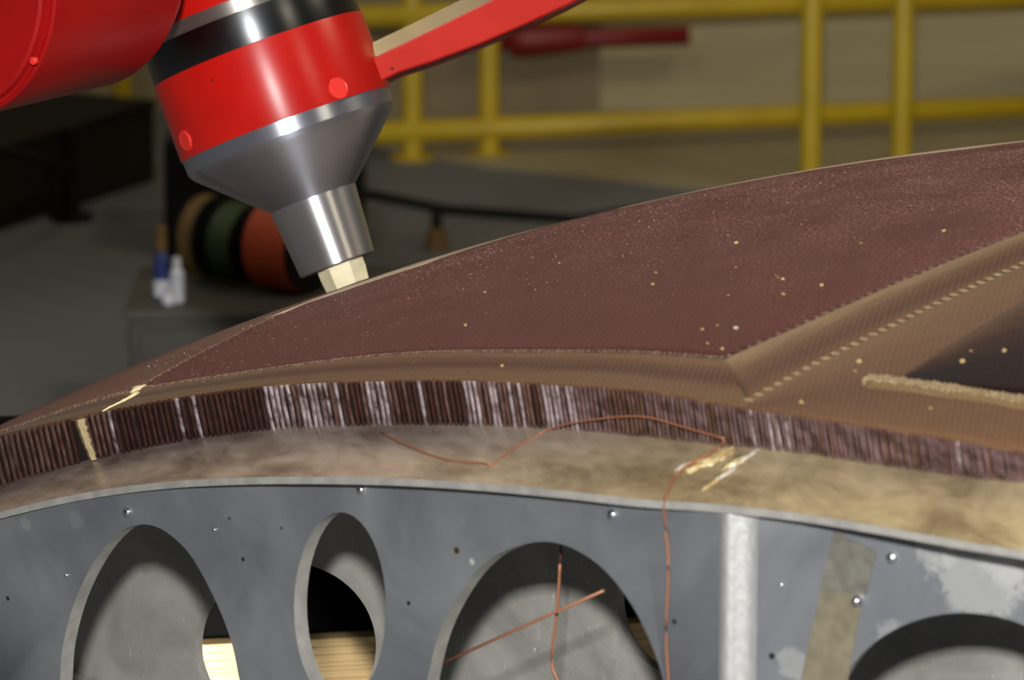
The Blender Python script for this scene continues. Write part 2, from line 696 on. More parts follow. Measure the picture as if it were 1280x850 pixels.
for px in (515, 611):
    post(px, 'post', gr, rail_y(px))
for ya, yb_, r in ((188, 127, 0.031), (36, -8, 0.031)):
    a = at_y(330, ya + (yb_ - ya) * 390 / 1480, rail_y(330))
    b = at_y(1420, yb_, rail_y(1420))
    tube('rail', [a, a.lerp(b, .5), b], r, M_YELLOW, gr, 16)
for px, lb in ((66, 'left of the two dim yellow posts behind the dark box'), (152, 'right of the two dim yellow posts, beside the robot housing edge')):
    e = empty('guard_post', (at_y(px, 100, 12.95).x, 12.95, 0), lb, 'post', 'dim yellow posts behind the case')
    post(px, 'pole', e, 12.95, 0.028, 0.75)
gp = empty('guard_post', on_floor(1013, 250), 'left of the two tall yellow posts rising behind the dome', 'post', 'yellow posts behind the dome')
post(1014, 'pole', gp, on_floor(1013, 250).y, 0.0275, 0.95)
gp2 = empty('guard_post', on_floor(1128, 250), 'right of the two tall yellow posts rising behind the dome', 'post', 'yellow posts behind the dome')
post(1128, 'pole', gp2, on_floor(1128, 250).y, 0.0275, 0.95)

# dark red pipe fitting on the wall
yr = WALL_Y - 0.1
rp = empty('red_pipe', at_y(740, 48, yr), 'blurred dark red pipe with a thick valve body low on the far wall', 'pipe')
a, b = at_y(590, 52, yr), at_y(862, 44, yr)
tube('pipe', [a, a.lerp(b, .5), b], 0.026, M_DARKRED, rp, 12)
a, b = at_y(632, 50, yr), at_y(735, 46, yr)
tube('valve_body', [a, a.lerp(b, .1), a.lerp(b, .3), a.lerp(b, .9), b], 0.05, M_DARKRED, rp, 14, [0.5, 1, 1, .75, .4])
for t in (0.25, 0.8):
    p = a.lerp(b, t)
    box('wall_bracket', (p.x, (p.y + WALL_Y) / 2 - 0.01, p.z), (0.03, 0.1, 0.05), M_DARKRED, rp)

# dark box added for the shade in the back left, black post with its hose
p0 = on_floor(-40, 305)
p1 = on_floor(200, 226)
rz = math.atan2(p1.y - p0.y, p1.x - p0.x)
ln = (p1 - p0).length
mid = (p0 + p1) / 2
nrm = Vector((-math.sin(rz), math.cos(rz), 0))
dk = empty('shade_box', mid, 'dark brown box added for the shade far back on the left', 'case')
H = at_y(60, 172, mid.y).z
box('body', mid + nrm * 0.16 + Vector((0, 0, H / 2)), (ln, 0.3, H), M_DARKBROWN, dk, rz, 0.01)
box('lid', mid + nrm * 0.16 + Vector((0, 0, H + 0.012)), (ln + .01, 0.31, 0.024), M_BLACK, dk, rz, 0.006)
p2, p3 = on_floor(206, 322), on_floor(452, 322)
mid = (p2 + p3) / 2
rk = empty('black_cupboard', mid, 'black cupboard behind the cable reels', 'cupboard')
H = at_y(300, 178, mid.y).z
box('body', mid + Vector((0, .2, H / 2)), ((p3 - p2).length, 0.4, H), M_BLACK, rk, 0, 0.01)
box('door', mid + Vector((-(p3 - p2).length * .25, -0.008, H / 2)), ((p3 - p2).length * .47, 0.016, H * .92), M_BLACK, rk)
box('door', mid + Vector(((p3 - p2).length * .25, -0.008, H / 2)), ((p3 - p2).length * .47, 0.016, H * .92), M_BLACK, rk)

f0 = on_floor(90, 275)
st = empty('hose_stand', f0, 'short black post with a hose end, in front of the dark box', 'stand')
hz = at_y(90, 158, f0.y).z
vs, fs = lathe([(.055, 0), (.055, .012), (.024, .016), (.021, hz - .05), (.026, hz - .045), (.026, hz)], 20)
o = link_mesh('post', [Matrix.Translation(f0) @ v for v in vs], fs, M_BLACK, st)
split_sharp(o)
pts = [at_y(-60, 182, f0.y - .75), at_y(-10, 186, f0.y - .6), at_y(40, 196, f0.y - .35), at_y(84, 210, f0.y - .03)]
tube('hose', pts, 0.011, M_BLACK, st)

pts = [on_floor(x, y, 0.012) for x, y in ((440, 238), (500, 250), (560, 262), (640, 268), (720, 274), (800, 262))]
pts = [Vector((p.x, p.y, 0.012)) for p in pts]
tag(tube('floor_hose', pts, 0.012, M_BLACK), 'black hose lying across the grey floor right of the spindle nozzle', 'hose')
f0 = on_floor(546, 312)
bp = empty('short_stand', f0, 'small dark stake with a tan foot beside the floor hose', 'stand')
vs, fs = lathe([(.016, .05), (.013, .06), (.013, at_y(546, 262, f0.y).z)], 14)
split_sharp(link_mesh('stake', [Matrix.Translation(f0) @ v for v in vs], fs, M_BLACK, bp))
vs, fs = lathe([(.03, 0), (.03, .01), (.022, .05), (.012, .056)], 14)
split_sharp(link_mesh('foot', [Matrix.Translation(f0) @ v for v in vs], fs, M_TAN, bp))

# low grey cabinet with reels and bottles -----------------------------------
CD = 9.7
tl = at(155, 386, CD)
ct = empty('grey_cabinet', (tl.x + 0.45, tl.y + 0.2, 0), 'low dark grey cabinet carrying cable reels and bottles', 'cabinet')
box('body', (tl.x + 0.45, tl.y + 0.2, (tl.z - .02) / 2), (0.88, 0.42, tl.z - .02), M_CART, ct, 0, 0.006)
box('top', (tl.x + 0.45, tl.y + 0.2, tl.z - .01), (0.9, 0.44, 0.02), M_CART, ct, 0, 0.004)
box('door', (tl.x + 0.24, tl.y - 0.017, (tl.z - .02) / 2), (0.4, 0.014, tl.z - 0.06), M_CART, ct)
box('door', (tl.x + 0.66, tl.y - 0.017, (tl.z - .02) / 2), (0.4, 0.014, tl.z - 0.06), M_CART, ct)
TZ = tl.z


def reel(px, rad, width, mat, label, dy=0.16, yaw=0.95):
    y = tl.y + dy
    p = at_y(px, 350, y)
    c = Vector((p.x, y, TZ + rad))
    e = empty('cable_reel', (c.x, c.y, TZ), label, 'reel', 'cable reels on the grey cabinet')
    M = Matrix.Translation(c) @ Matrix.Rotation(yaw, 4, 'Z') @ Matrix.Rotation(math.pi / 2, 4, 'X')
    h = width / 2
    prof = []
    nco = 5
    for i in range(nco):
        z0 = -h + width * i / nco
        for j in range(6):
            t = math.pi * j / 5
            prof.append((rad * .88 + width / nco * .5 * math.sin(t), z0 + width / nco * (j / 5) * .98 + 0.0005))
    lathe_obj('wound_cable', prof, M, mat, e, 40, 60)
    for s in (-1, 1):
        z0 = s * (h + .004)
        lathe_obj('flange_disc', [(rad * .2, z0 - .004), (rad * .94, z0 - .004), (rad * .94, z0 + .004), (rad * .2, z0 + .004)], M, M_BLACK, e, 40)
    lathe_obj('hub', [(rad * .22, -h - .014), (rad * .22, h + .014)], M, M_BLACK, e, 24)
    return e


reel(262, 0.092, 0.04, M_TAN, 'tan cable reel on the grey cabinet, nearest the white bottle', 0.285)
reel(302, 0.088, 0.06, M_GREEN, 'green cable reel between the tan and the orange reels', 0.24)
reel(362, 0.096, 0.11, M_ORANGE, 'wide orange cable reel on the grey cabinet, half behind the spindle nozzle', 0.17)


def bottle(px, y, prof_body, mb, prof_cap, mc, name, label):
    p = at_y(px, 380, y)
    e = empty(name, (p.x, y, TZ), label, 'bottle', 'bottles on the grey cabinet')
    M = Matrix.Translation((p.x, y, TZ))
    lathe_obj('body', prof_body, M, mb, e, 24)
    lathe_obj('cap', prof_cap, M, mc, e, 20)
    return e


bottle(222, tl.y + .06, [(.012, 0), (.0145, .003), (.0145, .062), (.008, .072)], M_WHITE, [(.008, .072), (.008, .09), (.006, .094)], M_WHITE, 'white_bottle', 'slim white bottle standing left of the tan reel')
e = bottle(203, tl.y + .1, [(.014, 0), (.017, .003), (.017, .055), (.017, .085), (.009, .098)], M_BLUE, [(.009, .098), (.012, .1), (.012, .145), (.008, .15)], M_TAN, 'blue_bottle', 'blue bottle with a tan cap at the left end of the cabinet')
p = at_y(203, 380, tl.y + .1)
lathe_obj('white_collar', [(.0176, .006), (.0176, .04)], Matrix.Translation((p.x, tl.y + .1, TZ)), M_WHITE, e, 24)
p = at_y(211, 385, tl.y + .03)
sp = empty('white_jar', (p.x, tl.y + .03, TZ), 'small round white jar in front of the blue bottle', 'jar')
lathe_obj('body', [(.008, 0), (.0135, .006), (.0145, .014), (.012, .022)], Matrix.Translation((p.x, tl.y + .03, TZ)), M_WHITE, sp, 20)
lathe_obj('lid', [(.013, .022), (.013, .03)], Matrix.Translation((p.x, tl.y + .03, TZ)), M_WHITE, sp, 20)

# ---------------------------------------------------------------- the honeycomb dome
TOP = [(-100, 571), (0, 545), (120, 517), (240, 495), (350, 482), (480, 477), (600, 477), (690, 482), (800, 490), (900, 507), (1000, 522), (1100, 537), (1200, 553), (1280, 568), (1400, 590)]
BOT = [(-100, 632), (0, 605), (120, 573), (240, 548), (350, 535), (480, 530), (600, 531), (700, 535), (800, 544), (900, 555), (1000, 565), (1100, 580), (1200, 594), (1280, 602), (1400, 615)]
FLG = [(-100, 668), (0, 640), (100, 617), (200, 603), (300, 597), (400, 596), (500, 598), (600, 604), (700, 613), (800, 624), (900, 631), (1000, 642), (1100, 658), (1200, 676), (1280, 689), (1400, 710)]
TOPs = smooth_px(TOP, 240)
BOTs = smooth_px(BOT, 240)
FLGs = smooth_px(FLG, 240)
tTOP = [(p.x, p.y) for p in TOPs]
tBOT = [(p.x, p.y) for p in BOTs]
tFLG = [(p.x, p.y) for p in FLGs]
CUT_N = Vector((-0.57982699, -0.66548825, -0.47002771))
CUT_P = Vector((0.0043587, 4.90438781, -1.20659536)) + CP

dome = empty('heat_shield', on_plane(600, 531, CUT_P, CUT_N), 'large maroon honeycomb dome section with sanded seams, lying on the aluminium frame', 'heat shield')


def patch(name, A, B, n, m, mat, h=0.0, skirt=0.012, parent=dome):
    """solid sheet on the dome between two curves in dome coordinates"""
    A = resample(A, n)
    B = resample(B, n)
    vs, uv1, uv2, fs = [], [], [], []
    for i in range(n):
        for j in range(m):
            t = j / (m - 1)
            c = A[i].lerp(B[i], t)
            e = 1.0 if (0 < i < n - 1 and 0 < j < m - 1) else 0.0
            vs.append(sph(c.x, c.y, R + h * e + h * 0.5 * (1 - e)))
            uv1.append((c.x * R, c.y * R))
            uv2.append((i / (n - 1) * 4, t))
    for i in range(n - 1):
        for j in range(m - 1):
            a = i * m + j
            fs.append((a, a + m, a + m + 1, a + 1))
    loop = [i * m for i in range(n)] + [(n - 1) * m + j for j in range(1, m)] + [i * m + m - 1 for i in range(n - 2, -1, -1)] + [j for j in range(m - 2, 0, -1)]
    base = len(vs)
    for k in loop:
        v = vs[k]
        vs.append(v + (PC - v).normalized() * skirt)
        uv1.append(uv1[k])
        uv2.append(uv2[k])
    L = len(loop)
    for k in range(L):
        fs.append((loop[k], loop[(k + 1) % L], base + (k + 1) % L, base + k))
    me = bpy.data.meshes.new(name)
    me.from_pydata([tuple(v) for v in vs], [], fs)
    me.materials.append(mat)
    me.polygons.foreach_set('use_smooth', [True] * ((n - 1) * (m - 1)) + [False] * L)
    for nm, src in (('metres', uv1), ('strip', uv2)):
        u = me.uv_layers.new(name=nm)
        idx = np.empty(len(me.loops), int)
        me.loops.foreach_get('vertex_index', idx)
        u.data.foreach_set('uv', np.array(src)[idx].ravel())
    o = bpy.data.objects.new(name, me)
    COL.objects.link(o)
    fix_normals(me)
    put(o, parent)
    return o


def abs_(pts):
    return [ab(*p) for p in pts]


EDGE = [ab(p.x, p.y) for p in TOPs]                                     # front edge in dome coordinates
inset = Vector((0, 0.0008))
# lines on the dome
L1_left = smooth_px([(-100, 566), (0, 541), (85, 512), (165, 489)], 30)
L1 = smooth_px([(172, 487), (260, 473), (400, 453), (500, 443), (580, 440), (700, 440), (800, 441), (905, 448)], 60)
L1_up = smooth_px([(905, 448), (1000, 407), (1100, 363), (1190, 326), (1280, 290), (1400, 243)], 50)
SEAM = smooth_px([(930, 504), (1010, 460), (1100, 414), (1200, 365), (1280, 329), (1400, 277)], 50)
d0, d1 = ab(172, 487), ab(403, 372)
Q0 = d1 + (d1 - d0) * 0.9
QR = ab(1450, 180) + Vector((0.05, 0.25))
QL = ab(-100, 566) + Vector((-0.02, 0.16))
g = Vector((0.0006, 0.0008))


def shift(pts, dx, dy):
    return [Vector((p.x + dx, p.y + dy)) for p in pts]


# supporting core under the panels
far = [e + Vector((0, 0.5)) for e in EDGE]
co = patch('core', shift(EDGE, 0, 0.0042), far, 120, 40, M_CORE, -0.007, 0.03)
# upper panel
A = abs_([tuple(p) for p in L1]) + abs_([tuple(p) for p in L1_up[1:]])
B = [Q0.lerp(QR, i / 20) for i in range(21)]
patch('upper_panel', A, B, 260, 90, M_SKIN, 0.0015)
# left panel
A = abs_([tuple(p) for p in L1_left])
B = [QL.lerp(Q0 + Vector((-0.0008, 0)), i / 10) for i in range(11)]
patch('left_panel', shift(A, -0.0008, 0.0006), B, 90, 40, M_SKIN_L, 0.001)
# freshly machined ground on and beyond the ridge, where the cutter works
SIL = [(330, 398), (400, 373), (500, 339), (600, 306), (700, 277), (800, 254), (900, 233), (1000, 215), (1100, 200), (1200, 188)]
mA = [ab(x, y + k) for (x, y), k in zip(SIL, (2.0, 3.2, 3.4, 3.0, 2.6, 2.2, 2.2, 2.0, 1.8, 1.5))]
mB = [p + Vector((0.02, 0.2)) for p in mA]
M_MACH = noisy('machined_pale', (176, 156, 136), (204, 186, 164), 160, 0.7, bump=0.2)
patch('machined_area', mA, mB, 80, 14, M_MACH, 0.0022, 0.003)
# front edge strip: left piece, main piece up to the seam
Eabs = {}


def edge_px(x0, x1, n=60):
    return [ab(x0 + (x1 - x0) * i / (n - 1), interp(tTOP, x0 + (x1 - x0) * i / (n - 1))) for i in range(n)]


patch('edge_strip', shift(edge_px(-100, 110), 0, 0.0010), shift(A, 0, 0.0025), 60, 8, M_STRIP, 0.0005, 0.004)
main_top = [ab(p.x, p.y) for p in L1]
patch('edge_strip', shift(edge_px(108, 936, 120), 0, 0.0010), shift(main_top + [ab(912, 449)], 0, -0.0006), 160, 16, M_STRIP, 0.0011, 0.004)
# band above the diagonal seam
sA = abs_([tuple(p) for p in SEAM])
sB = abs_([tuple(p) for p in L1_up])
patch('seam_band', shift(sA, 0, 0.0019), shift(sB, 0, -0.0006), 80, 18, M_BAND, 0.0015)
# corner panel below the seam
patch('corner_panel', shift(edge_px(934, 1400, 60), 0, 0.0010), shift(sA, 0, -0.0019), 80, 26, M_LOWER, 0.001, 0.004)
# dark inset on the corner panel and the tan ridge that closes it
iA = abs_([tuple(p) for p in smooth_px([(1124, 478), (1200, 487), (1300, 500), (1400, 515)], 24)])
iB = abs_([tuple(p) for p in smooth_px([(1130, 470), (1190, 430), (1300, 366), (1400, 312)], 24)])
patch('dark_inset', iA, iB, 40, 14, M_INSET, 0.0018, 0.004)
rl = smooth_px([(1083, 478), (1140, 485), (1210, 495), (1290, 508), (1400, 527)], 60)
rA = abs_([(p.x, p.y + 8) for p in rl])
rB = abs_([(p.x, p.y - 7) for p in rl])
M_RIDGE = band_mat('tan_ridge', [(0.0, (112, 92, 64)), (0.5, (126, 104, 74)), (1.0, (104, 84, 58))], 0.2)


# ridge pieces: short blocks in a row, each its own part
def blocks(name, line, pitch, halfw, hh, mat, jitter=0.15, fill=0.62):
    pts = [on_sphere(p.x, p.y) for p in line]
    L = sum((pts[i + 1] - pts[i]).length for i in range(len(pts) - 1))
    n = int(L / pitch)
    P = resample(pts, n + 1)
    res = []
    for i in range(n):
        a, b = P[i], P[i + 1]
        t = (b - a).normalized()
        c = (a + b) / 2
        nz = (c - PC).normalized()
        s = nz.cross(t).normalized()
        hw = halfw * random.uniform(1 - jitter, 1 + jitter)
        hl = pitch * fill / 2 * random.uniform(1 - jitter, 1 + jitter)
        vs, fs = [], []
        for z, k in ((-0.006, 1.0), (hh * .6, 1.0), (hh, 0.65)):
            for u, v in ((-1, -1), (1, -1), (1, 1), (-1, 1)):
                vs.append(c + t * u * hl * k + s * v * hw * k + nz * z)
        for r in range(2):
            for q_ in range(4):
                x, y = r * 4 + q_, r * 4 + (q_ + 1) % 4
                fs.append((x, y, y + 4, x + 4))
        fs += [(3, 2, 1, 0), (8, 9, 10, 11)]
        res.append((vs, fs))
    return res


for vs, fs in blocks('stitch', SEAM, 0.0140, 0.0072, 0.0012, M_STITCH, fill=0.5):
    link_mesh('stitch', vs, fs, M_STITCH, dome)


def stuff_blocks(name, line, pitch, halfw, hh, mat, label=None, fill=0.5):
    V, F = [], []
    for vs, fs in blocks(name, line, pitch, halfw, hh, mat, 0.3, fill):
        o = len(V)
        V += vs
        F += [tuple(i + o for i in f) for f in fs]
    ob = link_mesh(name, V, F, mat, dome)
    ob['kind'] = 'stuff'
    return ob


patch('ridge_base', rA, rB, 60, 8, M_RIDGE, 0.006, 0.01)
stuff_blocks('ridge_ticks', rl, 0.0062, 0.009, 0.0078, M_STITCH)
stuff_blocks('seam_ticks', L1, 0.0070, 0.0032, 0.0022, M_TICK)
stuff_blocks('seam_ticks', L1_left, 0.0085, 0.006, 0.003, M_TICK)
stuff_blocks('seam_ticks', L1_up, 0.013, 0.003, 0.0025, M_TICK, fill=0.35)


# cream filler: blob at the left joint, plug in the cut edge
def blob(name, c, nrm, rx, ry, rz_, mat, parent, seed=1, sub=2, lump=0.25, xdir=None):
    rnd = random.Random(seed)
    bm = bmesh.new()
    bmesh.ops.create_icosphere(bm, subdivisions=sub, radius=1)
    z = nrm.normalized()
    x = (xdir or Vector((1, 0, 0)))
    x = (x - z * x.dot(z)).normalized()
    y = z.cross(x)
    for v in bm.verts:
        k = 1 + rnd.uniform(-lump, lump)
        p = v.co * k
        v.co = c + x * p.x * rx + y * p.y * ry + z * p.z * rz_
    return from_bm(name, bm, mat, parent, smooth=True)


c = on_sphere(173, 488)
blob('filler_plug', c, c - PC, 0.010, 0.009, 0.006, M_FILL, dome, 3)
fl_l = smooth_px([(172, 492), (160, 499), (145, 506), (128, 514)], 12)
pts = [on_sphere(p.x, p.y, R + 0.001) for p in fl_l]
tube('filler_bead', pts, 0.0042, M_FILL, dome, 8, [1, .9, .8, .7, .6, .7, .5, .5, .4, .5, .3, .2])


CUT_TAB = [(p.x, (on_sphere(p.x, p.y) - CUT_P).dot(CUT_N)) for p in TOPs]


def cutpt(px, py, out=0.0):
    return on_plane(px, py, CUT_P + CUT_N * (out + interp(CUT_TAB, px)), CUT_N)


V, F = [], []
N = 14
for i in range(N):
    t = i / (N - 1)
    px = 100 + 17 * t + random.uniform(-1.2, 1.2)
    py = 524 + (575 - 524) * t
    wd = 7.5 - 2.2 * t + random.uniform(-1, 1)
    V += [cutpt(px - wd, py + wd * .25, -0.004), cutpt(px - wd * .6, py + wd * .15, 0.0085), cutpt(px + wd * .6, py - wd * .15, 0.0085), cutpt(px + wd, py - wd * .25, -0.004)]
for i in range(N - 1):
    for k in range(3):
        a = i * 4 + k
        F.append((a, a + 1, a + 5, a + 4))
F += [(0, 1, 2, 3), (4 * N - 1, 4 * N - 2, 4 * N - 3, 4 * N - 4)]
link_mesh('filler_column', V, F, M_FILL, dome, smooth=False)

# cut honeycomb edge: every cell wall a rib of its own
x = -60.0
wave = lambda u: math.sin(u * 0.021) + math.sin(u * 0.053 + 1.3) + 0.6 * math.sin(u * 0.11 + .4)
ribs = 0
while x < 1340 and ribs < 290:
    pitch = interp([(-100, 7.4), (300, 6.9), (600, 6.2), (900, 5.4), (1400, 5.4)], x)
    xl = interp([(-100, 15), (200, 12), (500, 10), (900, 8), (1400, 6)], x)
    ja, jb = random.uniform(-2.0, 1.0), random.uniform(-1.5, 1.0)
    if x > 700:
        ja *= 1.3
    if not (90 < x < 106):
        vs, fs = [], []
        K = 5
        prot = random.uniform(0.002, 0.007)
        bend = random.uniform(-1.0, 1.0)
        for r in range(K):
            t = r / (K - 1)
            xc = x + xl * t + bend * math.sin(math.pi * t)
            yt = interp(tTOP, x) - 0.5
            yb2 = interp(tBOT, x + xl) + 2
            y = yt + (yb2 - yt) * t + (ja if r == 0 else 0) * 0
            hw = pitch * 0.43
            rad = hw * (c_depth := (cutpt(xc, y) - CP).length / FPX) / 0.74
            pr = prot * (0.8 + 0.4 * math.sin(3 * t + x)) * 0.4
            vs.append(cutpt(xc - hw, y, -0.0055))
            for q_ in (-78, -40, -12, 12, 40, 78):
                aa = math.radians(q_)
                vs.append(cutpt(xc + hw * math.sin(aa), y, pr - .002 + rad * math.cos(aa)))
            vs.append(cutpt(xc + hw, y, -0.0055))
        for r in range(K - 1):
            for k in range(7):
                a = r * 8 + k
                fs.append((a, a + 1, a + 9, a + 8))
        fs += [tuple(range(8))[::-1], tuple(range((K - 1) * 8, K * 8))]
        wv = wave(x) * 0.8 + random.gauss(0, 0.9)
        if x < 130:
            mi = 1 if wv > -0.8 else 0
        elif x < 300:
            mi = 0 if wv < 0.9 else 2
        elif x < 480:
            mi = 2 if wv > -0.1 else 0 if wv < -.9 else 1
        elif x < 700:
            mi = 2 if wv > 0.7 else 1 if wv > -0.8 else 0
        else:
            mi = 3 if wv > -1.1 else 1
            if wv > 1.5:
                mi = 2
        o = link_mesh('honeycomb_rib', vs, fs, M_RIB[mi], dome, smooth=False)
        split_sharp(o, 50)
        ribs += 1
    x += pitch

# backing wall behind the ribs
V, F = [], []
for i in range(100):
    px = -90 + 1480 * i / 99
    V += [cutpt(px, interp(tTOP, px) + 3.5, -0.005), cutpt(px, interp(tBOT, px) + 1, -0.005)]
for i in range(99):
    F.append((2 * i, 2 * i + 1, 2 * i + 3, 2 * i + 2))
n0 = len(V)
V += [v - Vector((CUT_N.x, CUT_N.y, 0)) * 0.006 for v in V[:n0]]
F += [tuple(n0 + k for k in f) for f in F[:99]]
for i in range(99):
    F.append((2 * i, 2 * i + 2, n0 + 2 * i + 2, n0 + 2 * i))
    F.append((2 * i + 1, 2 * i + 3, n0 + 2 * i + 3, n0 + 2 * i + 1))
link_mesh('cell_backing', V, F, M_CORE, dome)

# ---------------------------------------------------------------- aluminium support frame
FR = R - 0.05


def flange_front(px):
    return on_sphere(px, interp(tFLG, px), FR)


frame = empty('support_frame', on_floor(640, 1100), 'grey aluminium frame with large oval cut-outs under the dome', 'frame')
XS = [-95 + 1490 * i / 149 for i in range(150)]
TH = 0.0080
V, F, U, FM = [], [], [], []
NJ = 7
for i, px in enumerate(XS):
    b = cutpt(px, interp(tBOT, px) + 1.0)
    f = flange_front(px)
    inn = b + (b - f) * 0.35
    rows = [inn] + [b.lerp(f, j / (NJ - 1)) for j in range(NJ)]
    # skin carries on backwards under the dome
    v = inn - PC
    a_, b_ = v.dot(E1) / v.dot(E3), v.dot(E2) / v.dot(E3)
    back = [sph(a_, b_ + 0.45 * (1 - k / 4), R - 0.06) for k in range(4)]
    rows = back + rows
    rr = len(rows)
    for j, p in enumerate(rows):
        V.append(p)
        U.append((i / 149, j / (rr - 1)))
    V.append(rows[-1] - Vector((0, 0, TH)))
    U.append((i / 149, 1))
    V.append(rows[4] - Vector((0, 0, TH)))
    U.append((i / 149, .4))
    V.append(rows[0] - Vector((0, 0, TH)))
    U.append((i / 149, .0))
rr += 3
for i in range(149):
    for j in range(rr):
        a, b = i * rr + j, i * rr + (j + 1) % rr
        F.append((a, b, b + rr, a + rr))
        FM.append(1 if j >= rr - 4 else 0)
F.append(tuple(range(rr)))
F.append(tuple(range(149 * rr, 150 * rr))[::-1])
FM += [1, 1]
me = bpy.data.meshes.new('skin_flange')
me.from_pydata([tuple(v) for v in V], [], F)
me.materials.append(M_FLANGE)
me.materials.append(M_EDGE)
me.polygons.foreach_set('material_index', FM)
u = me.uv_layers.new(name='strip')
idx = np.empty(len(me.loops), int)
me.loops.foreach_get('vertex_index', idx)
u.data.foreach_set('uv', np.array(U)[idx].ravel())
fo = bpy.data.objects.new('skin_flange', me)
COL.objects.link(fo)
fix_normals(me)
split_sharp(fo, 40)
put(fo, frame)

# the web: a vertical sheet, bent once at the bright corner
PX_BEND = 899
fa, fb = flange_front(60), flange_front(880)
D1 = Vector((fb.x - fa.x, fb.y - fa.y, 0)).normalized()
N1 = Vector((D1.y, -D1.x, 0))
if N1.y > 0:
    N1 = -N1
off = min((flange_front(px) - fa).dot(N1) for px in range(-80, 900, 20)) - 0.005
W0 = Vector((fa.x, fa.y, 1.0)) + N1 * off


def rotz(v, a):
    return Vector((v.x * math.cos(a) - v.y * math.sin(a), v.x * math.sin(a) + v.y * math.cos(a), v.z))


PB = on_plane(PX_BEND, 740, W0, N1)
PB = Vector((PB.x, PB.y, 1.0))
# path of the sheet in plan: straight, a proud rounded fold, a shallow fillet back, straight
PATH = []                        # (s, point, outward normal)
_p, _a, _s = PB.copy(), 0.0, 0.0
PATH.append((_s, _p.copy(), N1.copy()))
for turn, length, k in ((48, 0.015, 12), (0, 0.002, 1), (-48 + 19, 0.022, 10)):
    for _ in range(k):
        _a += math.radians(turn) / k / 2
        _p = _p + rotz(D1, _a) * (length / k)
        _a += math.radians(turn) / k / 2
        _s += length / k
        PATH.append((_s, _p.copy(), rotz(N1, _a)))
S_B0, S_B1 = 0.0, _s
PE = PATH[-1][1]
D2, N2 = rotz(D1, _a), rotz(N1, _a)


def web_point(s, z, depth=0.0):
    """point of the web at path length s, height z, depth behind its front face"""
    if s <= S_B0:
        p, n = PB + D1 * s, N1
    elif s >= S_B1:
        p, n = PE + D2 * (s - S_B1), N2
    else:
        for i in range(len(PATH) - 1):
            if PATH[i + 1][0] >= s:
                break
        u = (s - PATH[i][0]) / (PATH[i + 1][0] - PATH[i][0])
        p = PATH[i][1].lerp(PATH[i + 1][1], u)
        n = PATH[i][2].lerp(PATH[i + 1][2], u).normalized()
    q = p - n * depth
    return Vector((q.x, q.y, z))


def web_px(px, py):
    """pixel -> (s, z) on the web"""
    p = on_plane(px, py, PB, N1)
    s = (p - PB).dot(D1)
    if s <= S_B0:
        return s, p.z
    p = on_plane(px, py, PE, N2)
    s = (p - PE).dot(D2)
    return max(s + S_B1, S_B1), p.z


# flange underside height along the web path
FT = []
for px in XS:
    f = flange_front(px)
    b = cutpt(px, interp(tBOT, px) + 1)
    FT.append((f, b))


def web_top(s):
    p = web_point(s, 1.0)
    best = None
    for f, b in FT:
        d = f - b
        h = Vector((d.x, d.y, 0))
        # nearest flange profile
        t = ((p.x - b.x) * h.x + (p.y - b.y) * h.y) / h.length_squared
        c = b + d * t
        dist = (c.x - p.x) ** 2 + (c.y - p.y) ** 2
        if best is None or dist < best[0]:
            best = (dist, c.z)
    return best[1] - TH + 0.001


ZB = 0.62
SL = web_px(-90, 740)[0]
SR = web_px(1390, 740)[0]


def rot_closed(top, cx, cy):
    """top half outline (left to right) completed by turning it half round its centre"""
    bot = [(2 * cx - x, 2 * cy - y) for x, y in top]
    return top[:-1] + bot[:-1]


HOLES = [
    rot_closed([(73, 885), (75, 850), (79, 805), (94, 750), (119, 700), (146, 668), (172, 656), (201, 661), (235, 690), (263, 738), (286, 792), (299, 850), (302, 885)], 187.5, 885),
    [(425 + 57.5 * math.cos(t) , 760 - 120 * math.sin(t)) for t in [math.pi - 2 * math.pi * k / 40 for k in range(40)]],
    rot_closed([(528, 895), (534, 850), (549, 792), (575, 741), (605, 705), (640, 685), (680, 677), (717, 686), (755, 712), (789, 755), (814, 805), (829, 850), (834, 895)], 681, 895),
    [(1205 + 165 * math.cos(t), 905 - 139 * math.sin(t)) for t in [math.pi - 2 * math.pi * k / 48 for k in range(48)]],
]


def closed_smooth(pts, n):
    k = len(pts)
    P = [Vector(p) for p in pts]
    out = []
    for i in range(n):
        t = k * i / n
        j = int(t)
        u = t - j
        a, b, c, d = P[(j - 1) % k], P[j % k], P[(j + 1) % k], P[(j + 2) % k]
        out.append(0.5 * ((2 * b) + (c - a) * u + (2 * a - 5 * b + 4 * c - d) * u * u + (3 * b - a - 3 * c + d) * u ** 3))
    return out


def sheet(outline, holes):
    """2D outline with holes -> triangulated (verts, tris) + the boundary loops, by a filled 2D curve"""
    cu = bpy.data.curves.new('tmp', 'CURVE')
    cu.dimensions = '2D'
    cu.fill_mode = 'BOTH'
    for lp in [outline] + holes:
        sp_ = cu.splines.new('POLY')
        sp_.points.add(len(lp) - 1)
        for i, (a, b) in enumerate(lp):
            sp_.points[i].co = (a, b, 0, 1)
        sp_.use_cyclic_u = True
    ob = bpy.data.objects.new('tmp', cu)
    COL.objects.link(ob)
    dg = bpy.context.evaluated_depsgraph_get()
    me_ = bpy.data.meshes.new_from_object(ob.evaluated_get(dg))
    vs_ = [(v.co.x, v.co.y) for v in me_.vertices]
    ts_ = [tuple(p.vertices) for p in me_.polygons]
    bpy.data.objects.remove(ob)
    bpy.data.curves.remove(cu)
    bpy.data.meshes.remove(me_)
    return vs_, ts_


